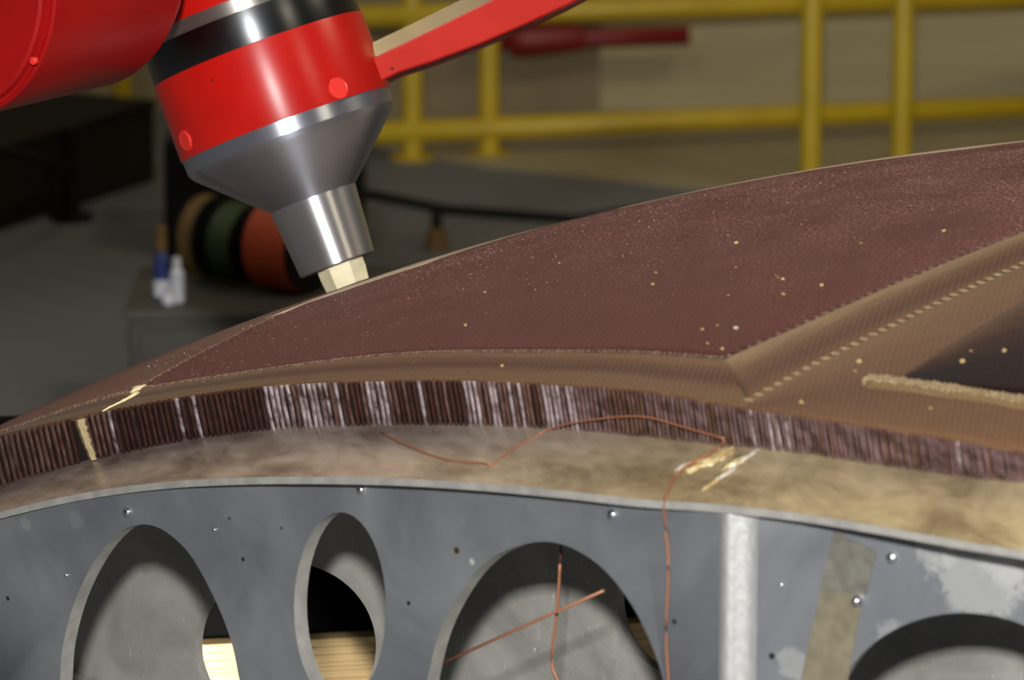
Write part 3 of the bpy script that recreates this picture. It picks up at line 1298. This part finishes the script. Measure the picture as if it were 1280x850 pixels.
def plate(name, outlines, thick, fn, mat, parent, mat2=None, mat3=None):
    """outlines: list of (outer, holes) in (s, z); fn(s, z, depth) -> world"""
    bm = bmesh.new()
    for outer, holes in outlines:
        vs_, ts_ = sheet(outer, holes)
        f_ = [bm.verts.new(fn(a, b, 0.0)) for a, b in vs_]
        k_ = [bm.verts.new(fn(a, b, thick)) for a, b in vs_]
        ed = {}
        for t in ts_:
            try:
                fr_ = bm.faces.new([f_[i] for i in t])
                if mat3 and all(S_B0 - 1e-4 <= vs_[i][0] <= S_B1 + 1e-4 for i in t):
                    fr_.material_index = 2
                bm.faces.new([k_[i] for i in reversed(t)])
            except ValueError:
                continue
            for i in range(len(t)):
                e = (t[i], t[(i + 1) % len(t)])
                ed[e] = True
        for (a, b) in list(ed):
            sa, sb = vs_[a][0], vs_[b][0]
            if (b, a) not in ed and not (abs(sa - sb) < 1e-5 and S_B0 - 1e-5 <= sa <= S_B1 + 1e-5 and fn is web_point):
                fc = bm.faces.new((f_[a], f_[b], k_[b], k_[a]))
                fc.material_index = 1 if mat2 else 0
    bmesh.ops.remove_doubles(bm, verts=bm.verts, dist=0.00005)
    # inner walls where outlines meet are dropped
    o = from_bm(name, bm, mat, parent)
    if mat2:
        o.data.materials.append(mat2)
    if mat3:
        o.data.materials.append(mat3)
    split_sharp(o, 35)
    return o


def top_line(s0, s1, n):
    return [(s0 + (s1 - s0) * i / (n - 1), web_top(s0 + (s1 - s0) * i / (n - 1))) for i in range(n)]


WT = 0.019
holes_sz = []
for k, hpx in enumerate(HOLES):
    hp = closed_smooth(hpx, 96) if len(hpx) < 30 else hpx
    holes_sz.append([web_px(p[0], p[1]) for p in hp])
STAINS = [(web_point(*web_px(*q_)), r_, a_) for q_, r_, a_ in (((1225, 722), .085, .34), ((1170, 690), .035, .3), ((1270, 700), .06, .34), ((1115, 795), .03, .25), ((32, 655), .016, .14), ((95, 650), .02, .08), ((590, 702), .008, .8), ((990, 830), .03, .25))]
M_WEB = web_mat()
left_outer = top_line(SL, S_B0, 70) + [(S_B0, ZB), (SL, ZB)]
right_outer = top_line(S_B1, SR, 40) + [(SR, ZB), (S_B1, ZB)]
bend = []
for i in range(len(PATH) - 1):
    a, b = PATH[i][0], PATH[i + 1][0]
    bend.append(([(a, web_top(a)), (b, web_top(b)), (b, ZB), (a, ZB)], []))
_f = Mat('fold_highlight', (222, 222, 220), 0.40, 0.9)  # brighter metal that paints the highlight along the fold
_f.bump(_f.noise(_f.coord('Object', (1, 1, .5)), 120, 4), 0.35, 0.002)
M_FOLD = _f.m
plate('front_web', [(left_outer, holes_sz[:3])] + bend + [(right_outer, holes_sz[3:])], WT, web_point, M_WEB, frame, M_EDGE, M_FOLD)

# back web with round cut-outs
GAP = 0.36
B0 = PB - N1 * GAP


def back_px(px, py):
    p = on_plane(px, py, B0, N1)
    return (p - B0).dot(D1), p.z


def back_point(s, z, depth=0.0):
    p = B0 + D1 * s - N1 * depth
    return Vector((p.x, p.y, z))


def ell(cx, cy, a, b, n=64):
    return [back_px(cx + a * math.cos(2 * math.pi * k / n), cy - b * math.sin(2 * math.pi * k / n)) for k in range(n)]


SBL, SBR = back_px(-260, 700)[0], back_px(1520, 700)[0]
zt = lambda s: interp([(-1.0, 1.02), (-0.6, 1.12), (-0.2, 1.22), (0.2, 1.25), (0.45, 1.25), (0.9, 1.2)], s)
outer = [(SBL + (SBR - SBL) * i / 30, zt(SBL + (SBR - SBL) * i / 30)) for i in range(31)] + [(SBR, ZB - .1), (SBL, ZB - .1)]
plate('back_web', [(outer, [ell(357, 808, 113, 105), ell(878, 748, 107, 105)])], 0.012, back_point, M_BACKWEB, frame, M_EDGE)
# rails the webs stand on (below the picture)
for s0, s1, fn, nm in ((SL, S_B0, web_point, 'foot_rail'), (S_B1, SR, web_point, 'foot_rail'), (SBL, SBR, back_point, 'foot_rail')):
    a, b = fn(s0, ZB - .02, .01), fn(s1, ZB - .02, .01)
    c = (a + b) / 2
    box(nm, c, ((b - a).length, 0.08, 0.06), M_EDGE, frame, math.atan2(b.y - a.y, b.x - a.x))
for s, fn in ((SL + .1, web_point), (SR - .1, web_point), (SBL + .1, back_point), (SBR - .1, back_point)):
    p = fn(s, 0, .01)
    box('leg', (p.x, p.y, (ZB - .05) / 2), (0.08, 0.08, ZB - .05), M_EDGE, frame)


# bolts, pins and small holes in the web
def web_n(px):
    return N1 if px < PX_BEND else N2


def web_disc(name, px, py, rpx, mat, prot, dome_=True):
    s, z = web_px(px, py)
    p = web_point(s, z)
    n = web_n(px)
    r = rpx * (p - CP).length / FPX / 0.78
    zx = n
    x = Vector((0, 0, 1)).cross(zx).normalized()
    y = zx.cross(x)
    M = Matrix.Translation(p) @ Matrix((x, y, zx)).transposed().to_4x4()
    prof = [(r, -0.002), (r, prot * .5), (r * .8, prot * .85), (r * .35, prot)] if dome_ else [(r, -0.002), (r, prot)]
    o = lathe_obj(name, prof, M, mat, frame, 16, 50)
    return o


for px, py, r in ((160, 640, 4.6), (452, 612, 4.6), (766, 643, 5.2), (1115, 697, 5.5)):
    web_disc('bolt', px, py, r, M_BOLT, 0.005)
for px, py in ((84, 719), (269, 662), (977, 731)):
    web_disc('rivet', px, py, 2.0, M_BOLT, 0.003)
for px, py, r in ((10, 748, 2.2), (304, 699, 2.2), (511, 754, 2.2), (843, 777, 2.6), (965, 820, 3.2), (287, 648, 1.4), (352, 720 - 60, 1.2)):
    web_disc('pin_hole', px, py, r, M_HOLE, 0.0006, False)
web_disc('rust_spot', 571, 688, 3.4, M_COPPER_D, 0.0006, False)


# tape strip on the right panel -------------------------------------------------
def web_quad(name, corners, lift, mat, parent, nu=6, nv=14, crumple=0.0007):
    (a, b, c, d) = [Vector(p) for p in corners]
    rnd = random.Random(5)
    V, F = [], []
    for j in range(nv):
        for i in range(nu):
            u_, v_ = i / (nu - 1), j / (nv - 1)
            p = a.lerp(b, u_).lerp(d.lerp(c, u_), v_)
            V.append(web_point(*web_px(p.x, p.y), -(lift + rnd.uniform(0, crumple))))
    n_ = len(V)
    for j in range(nv - 1):
        for i in range(nu - 1):
            k = j * nu + i
            F.append((k, k + 1, k + 1 + nu, k + nu))
    loop = list(range(nu)) + [j * nu + nu - 1 for j in range(1, nv)] + [(nv - 1) * nu + i for i in range(nu - 2, -1, -1)] + [j * nu for j in range(nv - 2, 0, -1)]
    for k in loop:
        i, j = k % nu, k // nu
        p = a.lerp(b, i / (nu - 1)).lerp(d.lerp(c, i / (nu - 1)), j / (nv - 1))
        V.append(web_point(*web_px(p.x, p.y), 0.0))
    L = len(loop)
    for k in range(L):
        F.append((loop[k], loop[(k + 1) % L], n_ + (k + 1) % L, n_ + k))
    return link_mesh(name, V, F, mat, parent, smooth=False)


tape = empty('tape_strip', web_point(*web_px(1035, 850)), 'worn grey tan tape strip stuck down the right frame panel', 'tape')
web_quad('lower_piece', [(1027, 735), (1079, 742), (1052, 900), (990, 900)], 0.0012, M_TAPE, tape)
web_quad('upper_piece', [(1043, 664), (1096, 690), (1082, 745), (1026, 736)], 0.0022, M_TAPE2, tape, 6, 8)
web_disc('bolt', 1074, 749, 6.0, M_BOLT, 0.012)

# ---------------------------------------------------------------- wires and resin


def flange_pt(px, py, lift=0.0015):
    """pixel -> point on the flange top (or the cut edge above it)"""
    yb_ = interp(tBOT, px) + 1
    yf = interp(tFLG, px)
    if py <= yb_:
        return cutpt(px, py, 0.010)
    # walk along the flange profile through neighbouring columns
    best = None
    for i, X in enumerate(XS):
        f, b = FT[i]
        for j in range(25):
            p = b.lerp(f, j / 24)
            x_, y_ = project(p)
            d = (x_ - px) ** 2 + (y_ - py) ** 2
            if best is None or d < best[0]:
                best = (d, p)
    p = best[1]
    dd = depth_of(p)
    return at(px, py, dd) + Vector((0, 0, lift)) + N1 * 0.001


wire = empty('copper_wire', flange_pt(615, 582), 'thin copper wire lying over the frame flange, hanging down the front panel', 'wire')
wp = smooth_px([(478, 542), (515, 560), (560, 576), (600, 579), (618, 582), (640, 563), (690, 536), (730, 526), (800, 520), (855, 534), (905, 548)], 60)
pts = [flange_pt(p.x, p.y, 0.0012) for p in wp]
for _ in range(2):
    pts = [pts[0]] + [(pts[i - 1] + pts[i] * 2 + pts[i + 1]) / 4 for i in range(1, len(pts) - 1)] + [pts[-1]]
tube('flange_run', pts, 0.00095, M_COPPER, wire, 6)
wp = smooth_px([(905, 549), (900, 562), (866, 580), (845, 597), (835, 617)], 16)
pts = [flange_pt(p.x, p.y, 0.002) for p in wp]
pts.append(flange_front(833) + N1 * 0.003 + Vector((0, 0, 0.002)))
pts.append(flange_front(833) + N1 * 0.004 - Vector((0, 0, 0.006)))
for p in smooth_px([(834, 655), (838, 700), (837, 740), (835, 790), (838, 850), (840, 900)], 24):
    s, z = web_px(p.x, p.y)
    pts.append(web_point(s, z, -0.003))
tube('hanging_run', pts, 0.0013, M_COPPER, wire, 6)


def mid_pt(px, py, depth):
    return on_plane(px, py, PB - N1 * depth, N1)


rod = tag(tube('copper_rod', [mid_pt(555, 828, 0.03), mid_pt(650, 785, .05), mid_pt(755, 738, .06)], 0.0016, M_COPPER, None, 8), 'straight copper rod lying slantwise inside the third cut-out', 'rod')
hw = empty('hanging_wire', mid_pt(700, 683, 0.06), 'thin wire hanging down inside the third cut-out, crossing the copper rod', 'wire')
pts = [mid_pt(p.x, p.y, 0.075) for p in smooth_px([(701, 672), (701, 690), (700, 704)], 6)]
tube('dark_end', pts, 0.0016, M_COPPER_D, hw, 8)
pts = [mid_pt(p.x, p.y, 0.075) for p in smooth_px([(700, 704), (698, 740), (695, 775), (690, 815), (691, 835), (700, 856), (712, 880)], 24)]
tube('copper_end', pts, 0.0016, M_COPPER, hw, 8)

rs = empty('resin_patch', flange_pt(905, 572), 'shiny amber resin smeared on the flange beside the wire end', 'resin')
for i, (px, py, lx, ly, mt) in enumerate([(905, 567, .030, .012, M_RESIN), (880, 577, .024, .010, M_RESIN), (925, 575, .022, .008, M_RESIN), (856, 582, .012, .005, M_RESIN_W), (940, 568, .02, .0035, M_RESIN_W), (912, 590, .018, .003, M_RESIN_W), (895, 602, .02, .0022, M_RESIN)]):
    p = flange_pt(px, py, 0.0)
    nn = (p - PC).normalized()
    dirv = (on_sphere(960, 560, FR) - on_sphere(890, 605, FR))
    blob('resin_lump', p, nn, lx, ly, 0.0022, mt, rs, 40 + i, 3, 0.3, dirv)

# ---------------------------------------------------------------- board stack seen through the cut-outs
sd = 6.55
pL, pR = at(150, 812, sd), at(980, 768, sd)
bd = Vector((pR.x - pL.x, pR.y - pL.y, 0))
pR2 = Vector((pR.x, pR.y, pL.z))
# level top: choose the direction in plan so that the top edge runs level
a0 = on_floor(247, 807, pL.z)
b0 = on_floor(800, 779, pL.z)
bd = (b0 - a0)
bd.z = 0
ang = math.atan2(bd.y, bd.x)
bdn = bd.normalized()
bn = Vector((-bdn.y, bdn.x, 0))
LEN = 1.7
bc = a0 + bdn * 0.42
SH = 0.0058
NS = 14
DEP = 0.03
ORD = ['topmost', 'second', 'third', 'fourth', 'fifth', 'sixth', 'seventh', 'eighth', 'ninth', 'tenth', 'eleventh', 'twelfth', 'thirteenth', 'bottom']
for k in range(NS):
    zc = pL.z - SH * (k + .5)
    jx, jy = random.uniform(-.004, .004), random.uniform(-.0025, .0025)
    o = box('lath', (0, 0, 0), (LEN, DEP, SH - 0.0009), M_WOOD)
    o.location = bc + bdn * jx + bn * (DEP / 2 + .003 + jy) + Vector((0, 0, zc - bc.z))
    o.rotation_euler = (0, 0, ang)
    lb = '%s thin tan lath of the pile seen through the cut-outs' % ORD[k] if k in (0, NS - 1) else '%s thin tan lath from the top of the pile behind the cut-outs' % ORD[k]
    tag(o, lb, 'lath', 'pile of tan laths behind the frame')
cz = pL.z - SH * NS
g0 = Vector((bc.x, bc.y, 0))
cr = empty('timber_crate', g0 + bn * .1, 'timber crate under the pile of thin tan laths', 'crate')
box('body', g0 + bn * .13 + Vector((0, 0, cz / 2)), (LEN * .96, 0.22, cz), M_WOOD_D, cr, ang, 0.004)
for zz in (0.12, 0.5, 0.86):
    box('batten', g0 + bn * .01 + Vector((0, 0, cz * zz)), (LEN * .97, 0.02, 0.06), M_WOOD_D, cr, ang)
sc_ = empty('dark_backdrop', g0 + bn * .05 + Vector((0, 0, cz)), 'black screen added for the shade behind the pile of laths', 'backdrop')
box('panel', g0 + bn * .055 + Vector((0, 0, cz + .2)), (LEN * .95, 0.02, 0.4), M_VOID, sc_, ang)  # dark sheet added so the space above the laths goes black
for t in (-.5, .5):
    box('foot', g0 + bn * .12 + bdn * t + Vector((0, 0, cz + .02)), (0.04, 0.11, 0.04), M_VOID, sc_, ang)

# ---------------------------------------------------------------- milling spindle
KS = 6.1 / FPX
ax_up = (RT * -0.347 + UP * 0.938).normalized()
ax_x = (RT * 0.938 + UP * 0.347).normalized()
ax_y = ax_up.cross(ax_x)
TIP = at(422, 331, 6.1)
MS = Matrix.Translation(TIP) @ Matrix((ax_x, ax_y, ax_up)).transposed().to_4x4() @ Matrix.Scale(KS, 4)
sp = empty('milling_spindle', TIP, 'steel and red milling spindle with tapered nose, leaning on the dome', 'spindle')
NSEG = 96
lathe_obj('nozzle', [(30, 4), (46, 0.6), (48.2, 0), (49.2, 1.5), (56, 88), (50, 92)], MS, M_STEEL, sp, NSEG, 25)
lathe_obj('cone_housing', [(54, 87), (56, 88.5), (130.5, 158.5), (133.5, 162.5), (136.5, 168), (137.2, 187)], MS, M_CONE, sp, NSEG, 14)
band = lathe_obj('clamp_band', [(130, 186), (138.6, 186), (139.2, 187.5), (138.6, 285), (137.8, 286.5), (130, 286.5)], MS, M_RED, sp, NSEG, 30)
lathe_obj('black_ring', [(130, 286), (136.6, 286), (137, 287), (136.6, 327), (135.8, 328.5), (128, 328.5)], MS, M_DARK_STEEL, sp, NSEG, 30)
lathe_obj('grey_ring', [(110, 328), (132, 328), (132, 345), (131, 346), (110, 346)], MS, M_RING, sp, NSEG, 30)
lathe_obj('upper_body', [(110, 345), (121, 345), (121, 470), (112, 480)], MS, M_RED, sp, NSEG, 30)


def button(xp, t):
    a = math.asin(xp / 138.8)
    n_ = Vector((math.sin(a), -math.cos(a), 0))
    u_ = Vector((0, 0, 1))
    xx = u_.cross(n_)
    M = MS @ Matrix.Translation(n_ * 138.0 + Vector((0, 0, t))) @ Matrix((xx, u_, n_)).transposed().to_4x4()
    return lathe_obj('button', [(13.5, -4), (13.5, 2.0), (12.8, 2.8), (12, 3.0), (11.2, 2.5), (2, 2.6)], M, M_RED_BUTTON, band, 32, 30)


button(79, 199.5)
button(-120.5, 207)
# small dark set-screw hole
a = math.asin(-62 / 138.8)
n_ = Vector((math.sin(a), -math.cos(a), 0))
u_ = Vector((0, 0, 1))
M = MS @ Matrix.Translation(n_ * 138.4 + Vector((0, 0, 262))) @ Matrix((u_.cross(n_), u_, n_)).transposed().to_4x4()
lathe_obj('set_screw', [(1.6, -2), (1.6, .8)], M, M_HOLE, band, 12)


def loc(px, py):
    """pixel -> spindle coordinates (x, t)"""
    v = Vector((px - 422, -(py - 331)))
    return v.x * 0.938 + v.y * 0.347, v.x * -0.347 + v.y * 0.938


# handle bar growing out of the clamp band
outl = [(446, 112), (448, 74), (471, 73), (520, 48), (560, 27), (605, 3), (680, -37), (800, -101), (850, -80), (790, -42), (712, 1), (650, 31), (600, 54), (540, 78), (500, 92), (481, 102), (462, 118)]
P2 = [loc(*p) for p in outl]
yf, yb_ = -46, 70
bev = 5
cx = sum(p[0] for p in P2) / len(P2)
ct_ = sum(p[1] for p in P2) / len(P2)
n = len(P2)


def inset2(P, d):
    out = []
    for i in range(len(P)):
        a, b, c = Vector(P[i - 1]), Vector(P[i]), Vector(P[(i + 1) % len(P)])
        e1, e2 = (b - a).normalized(), (c - b).normalized()
        nn = Vector((-e1.y - e2.y, e1.x + e2.x))
        nn.normalize()
        out.append((b.x + nn.x * d, b.y + nn.y * d))
    return out


ar = sum(P2[i][0] * P2[(i + 1) % n][1] - P2[(i + 1) % n][0] * P2[i][1] for i in range(n))
P2i = inset2(P2, 2.2 if ar > 0 else -2.2)
yaw = lambda x: 0.42 * (x - 125)          # the bar swings back, away from the lens
P3 = []
for i in range(n):
    if 2 <= i <= 7:
        P3.append((P2[i][0] - 7, P2[i][1] + 18))
    elif i in (1,):
        P3.append((P2[i][0], P2[i][1] + 17))
    else:
        P3.append(P2[i])
V = ([Vector((p[0], yf + yaw(p[0]), p[1])) for p in P2i] + [Vector((p[0], yf + yaw(p[0]) + 2.5, p[1])) for p in P2]
     + [Vector((p[0], yf + yaw(p[0]) + 22, p[1])) for p in P3] + [Vector((p[0], yb_ + yaw(p[0]), p[1])) for p in P3])
F = [tuple(range(n)), tuple(range(3 * n, 4 * n))[::-1]]
FM = [0, 0]
for r in range(3):
    for i in range(n):
        j = (i + 1) % n
        F.append((r * n + i, r * n + j, (r + 1) * n + j, (r + 1) * n + i))
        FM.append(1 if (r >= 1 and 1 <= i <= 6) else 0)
hb = link_mesh('handle_bar', [MS @ v for v in V], F, M_RED, None, mats=[M_RED, M_BAR_TOP], fmat=FM)
put(hb, sp)
# pin hole in the bar
x_, t_ = loc(491, 88)
M = MS @ Matrix.Translation((x_, yf + yaw(x_), t_)) @ Matrix.Rotation(math.pi / 2, 4, 'X')
lathe_obj('pin', [(2.0, -2), (2.0, .6)], M, M_HOLE, hb, 12)

# cutter
CT = [(22, 6), (30.5, 5.8), (30.5, -12), (28.5, -29), (20, -29.5)]
vs, fs = lathe(CT, 7)
M = MS @ Matrix.Translation((3.5, 0, 0)) @ Matrix.Rotation(0.62, 4, 'Z')
cu_ = link_mesh('cutter', [M @ v for v in vs], fs, M_CREAM, sp)

# ---------------------------------------------------------------- robot wrist, upper left
d_img = RT * 0.95 + UP * 0.31
axc = (d_img * math.sin(math.radians(40)) + FW * math.cos(math.radians(40))).normalized()
perp = (RT * 0.31 - UP * 0.95).normalized()
third = axc.cross(perp)
KA = 5.72 / FPX
CA = at(-71, -40, 5.72)
MA = Matrix.Translation(CA) @ Matrix((perp, third, axc)).transposed().to_4x4() @ Matrix.Scale(KA, 4)
rb = empty('robot_wrist', CA, 'red cylindrical robot wrist housing at the upper left corner', 'robot')
lathe_obj('housing', [(170, 0), (188, 0), (190, 3), (190, 236), (186, 246), (160, 250)], MA, M_RED_ARM, rb, 96, 30)
cap = lathe_obj('end_cap', [(120, -14), (176, -14), (180, -11), (182, 0), (160, 2)], MA, M_RED_ARM, rb, 96, 30)
lathe_obj('step_ring', [(160, 1), (186, 1), (186, -2.5), (160, -2.5)], MA, M_RED_EDGE, rb, 96, 30)


def arm_face(px, py):
    p = on_plane(px, py, CA - axc * 14 * KA, axc)
    return p


p = arm_face(42, 76)
M = Matrix.Translation(p) @ Matrix((perp, third, axc)).transposed().to_4x4() @ Matrix.Scale(KA, 4)
lathe_obj('cap_screw', [(5, 3), (5, -2.2), (4, -3), (2, -3), (1.8, -1)], M, M_RED_BUTTON, cap, 20)
# forearm that carries the wrist and the spindle, above the picture
p0 = MA @ Vector((-60, 0, 120))
p1 = MS @ Vector((0, 0, 475))
p2 = p0 + Vector((-0.3, 0.2, 0.55))
tube('forearm', [p1, p1.lerp(p2, .3) + Vector((0, 0, .12)), p2, p2 + Vector((-.5, .3, .7))], 0.075, M_RED_ARM, rb, 20)

# ---------------------------------------------------------------- crumbs and dust on the dome
crumbs = [(583, 408, 3.4), (820, 342, 2.4), (816, 357, 2.8), (921, 305, 3.2), (973, 348, 2), (979, 350, 2.6), (979, 369, 3), (1028, 358, 3), (1076, 305, 2.4), (1180, 290, 3), (878, 413, 3), (884, 430, 2.4), (903, 438, 3.2), (897, 408, 2.2),
          (921, 412, 4), (1203, 454, 4.2), (1214, 440, 2.6), (1255, 440, 3.4), (1075, 454, 4.2), (1069, 465, 2.6), (1002, 505, 4), (1163, 512, 3), (628, 459, 3), (920, 335, 2.2), (970, 345, 1.8), (606, 366, 2), (700, 330, 2)]
crumbs.sort(key=lambda q: q[0])
NTH = ['first', 'second', 'third', 'fourth', 'fifth', 'sixth', 'seventh', 'eighth', 'ninth', 'tenth', 'eleventh', 'twelfth', 'thirteenth', 'fourteenth', 'fifteenth', 'sixteenth', 'seventeenth', 'eighteenth', 'nineteenth', 'twentieth']
count = {}
for i, (px, py, r_) in enumerate(crumbs):
    c = on_sphere(px, py, R + 0.0015)
    k = r_ * (c - CP).length / FPX
    bm = bmesh.new()
    bmesh.ops.create_icosphere(bm, subdivisions=1, radius=1)
    nz = (c - PC).normalized()
    for v in bm.verts:
        v.co = v.co * random.uniform(.5, 1.15) * k
    o = from_bm('honeycomb_crumb', bm, M_DUST if (px, py) == (921, 412) else M_CRUMB)
    o.location = c + nz * k * .6
    o.scale = (1.2, 1, .8)
    o.rotation_euler = (0, 0, random.uniform(0, 6))
    if (px, py) == (921, 412):
        tag(o, 'bright white crumb on the maroon panel near the seam corner', 'crumb')
    else:
        place = ('the dark triangle at the right' if py > 438 and px > 1190 and py < 460 else 'the sanded brown border' if py > 450 else 'the large maroon panel')
        k_ = count[place] = count.get(place, 0) + 1
        tag(o, 'small tan crumb, %s from the left on %s' % (NTH[k_ - 1], place), 'crumb', 'tan crumbs on the dome')

V, F = [], []
rnd = random.Random(11)
tries = 0
while len(F) < 4 * 2600 and tries < 40000:
    tries += 1
    px = rnd.uniform(150, 1285)
    ys = interp([(0, 530), (100, 487), (200, 446), (300, 408), (400, 373), (500, 339), (600, 306), (700, 277), (800, 254), (900, 233), (1000, 215), (1100, 200), (1200, 188), (1280, 181), (1400, 174)], px)
    py = ys + 3 + rnd.expovariate(1 / 26.0)
    if py > interp(tTOP, px) - 12:
        continue
    if px < 500 and rnd.random() < .6:
        continue
    c = on_sphere(px, py, R + 0.0022)
    k = rnd.uniform(.35, .8) * (2.0 if rnd.random() < .04 else 1) * .00055
    b0_ = len(V)
    for d in ((1, 1, 1), (-1, -1, 1), (-1, 1, -1), (1, -1, -1)):
        V.append(c + Vector([d[q_] * k * rnd.uniform(.5, 1.2) for q_ in range(3)]))
    F += [(b0_, b0_ + 1, b0_ + 2), (b0_, b0_ + 1, b0_ + 3), (b0_, b0_ + 2, b0_ + 3), (b0_ + 1, b0_ + 2, b0_ + 3)]
du = link_mesh('white_dust', V, F, M_DUST)
tag(du, 'fine pale dust scattered over the ridge of the dome', 'dust', None, 'stuff')
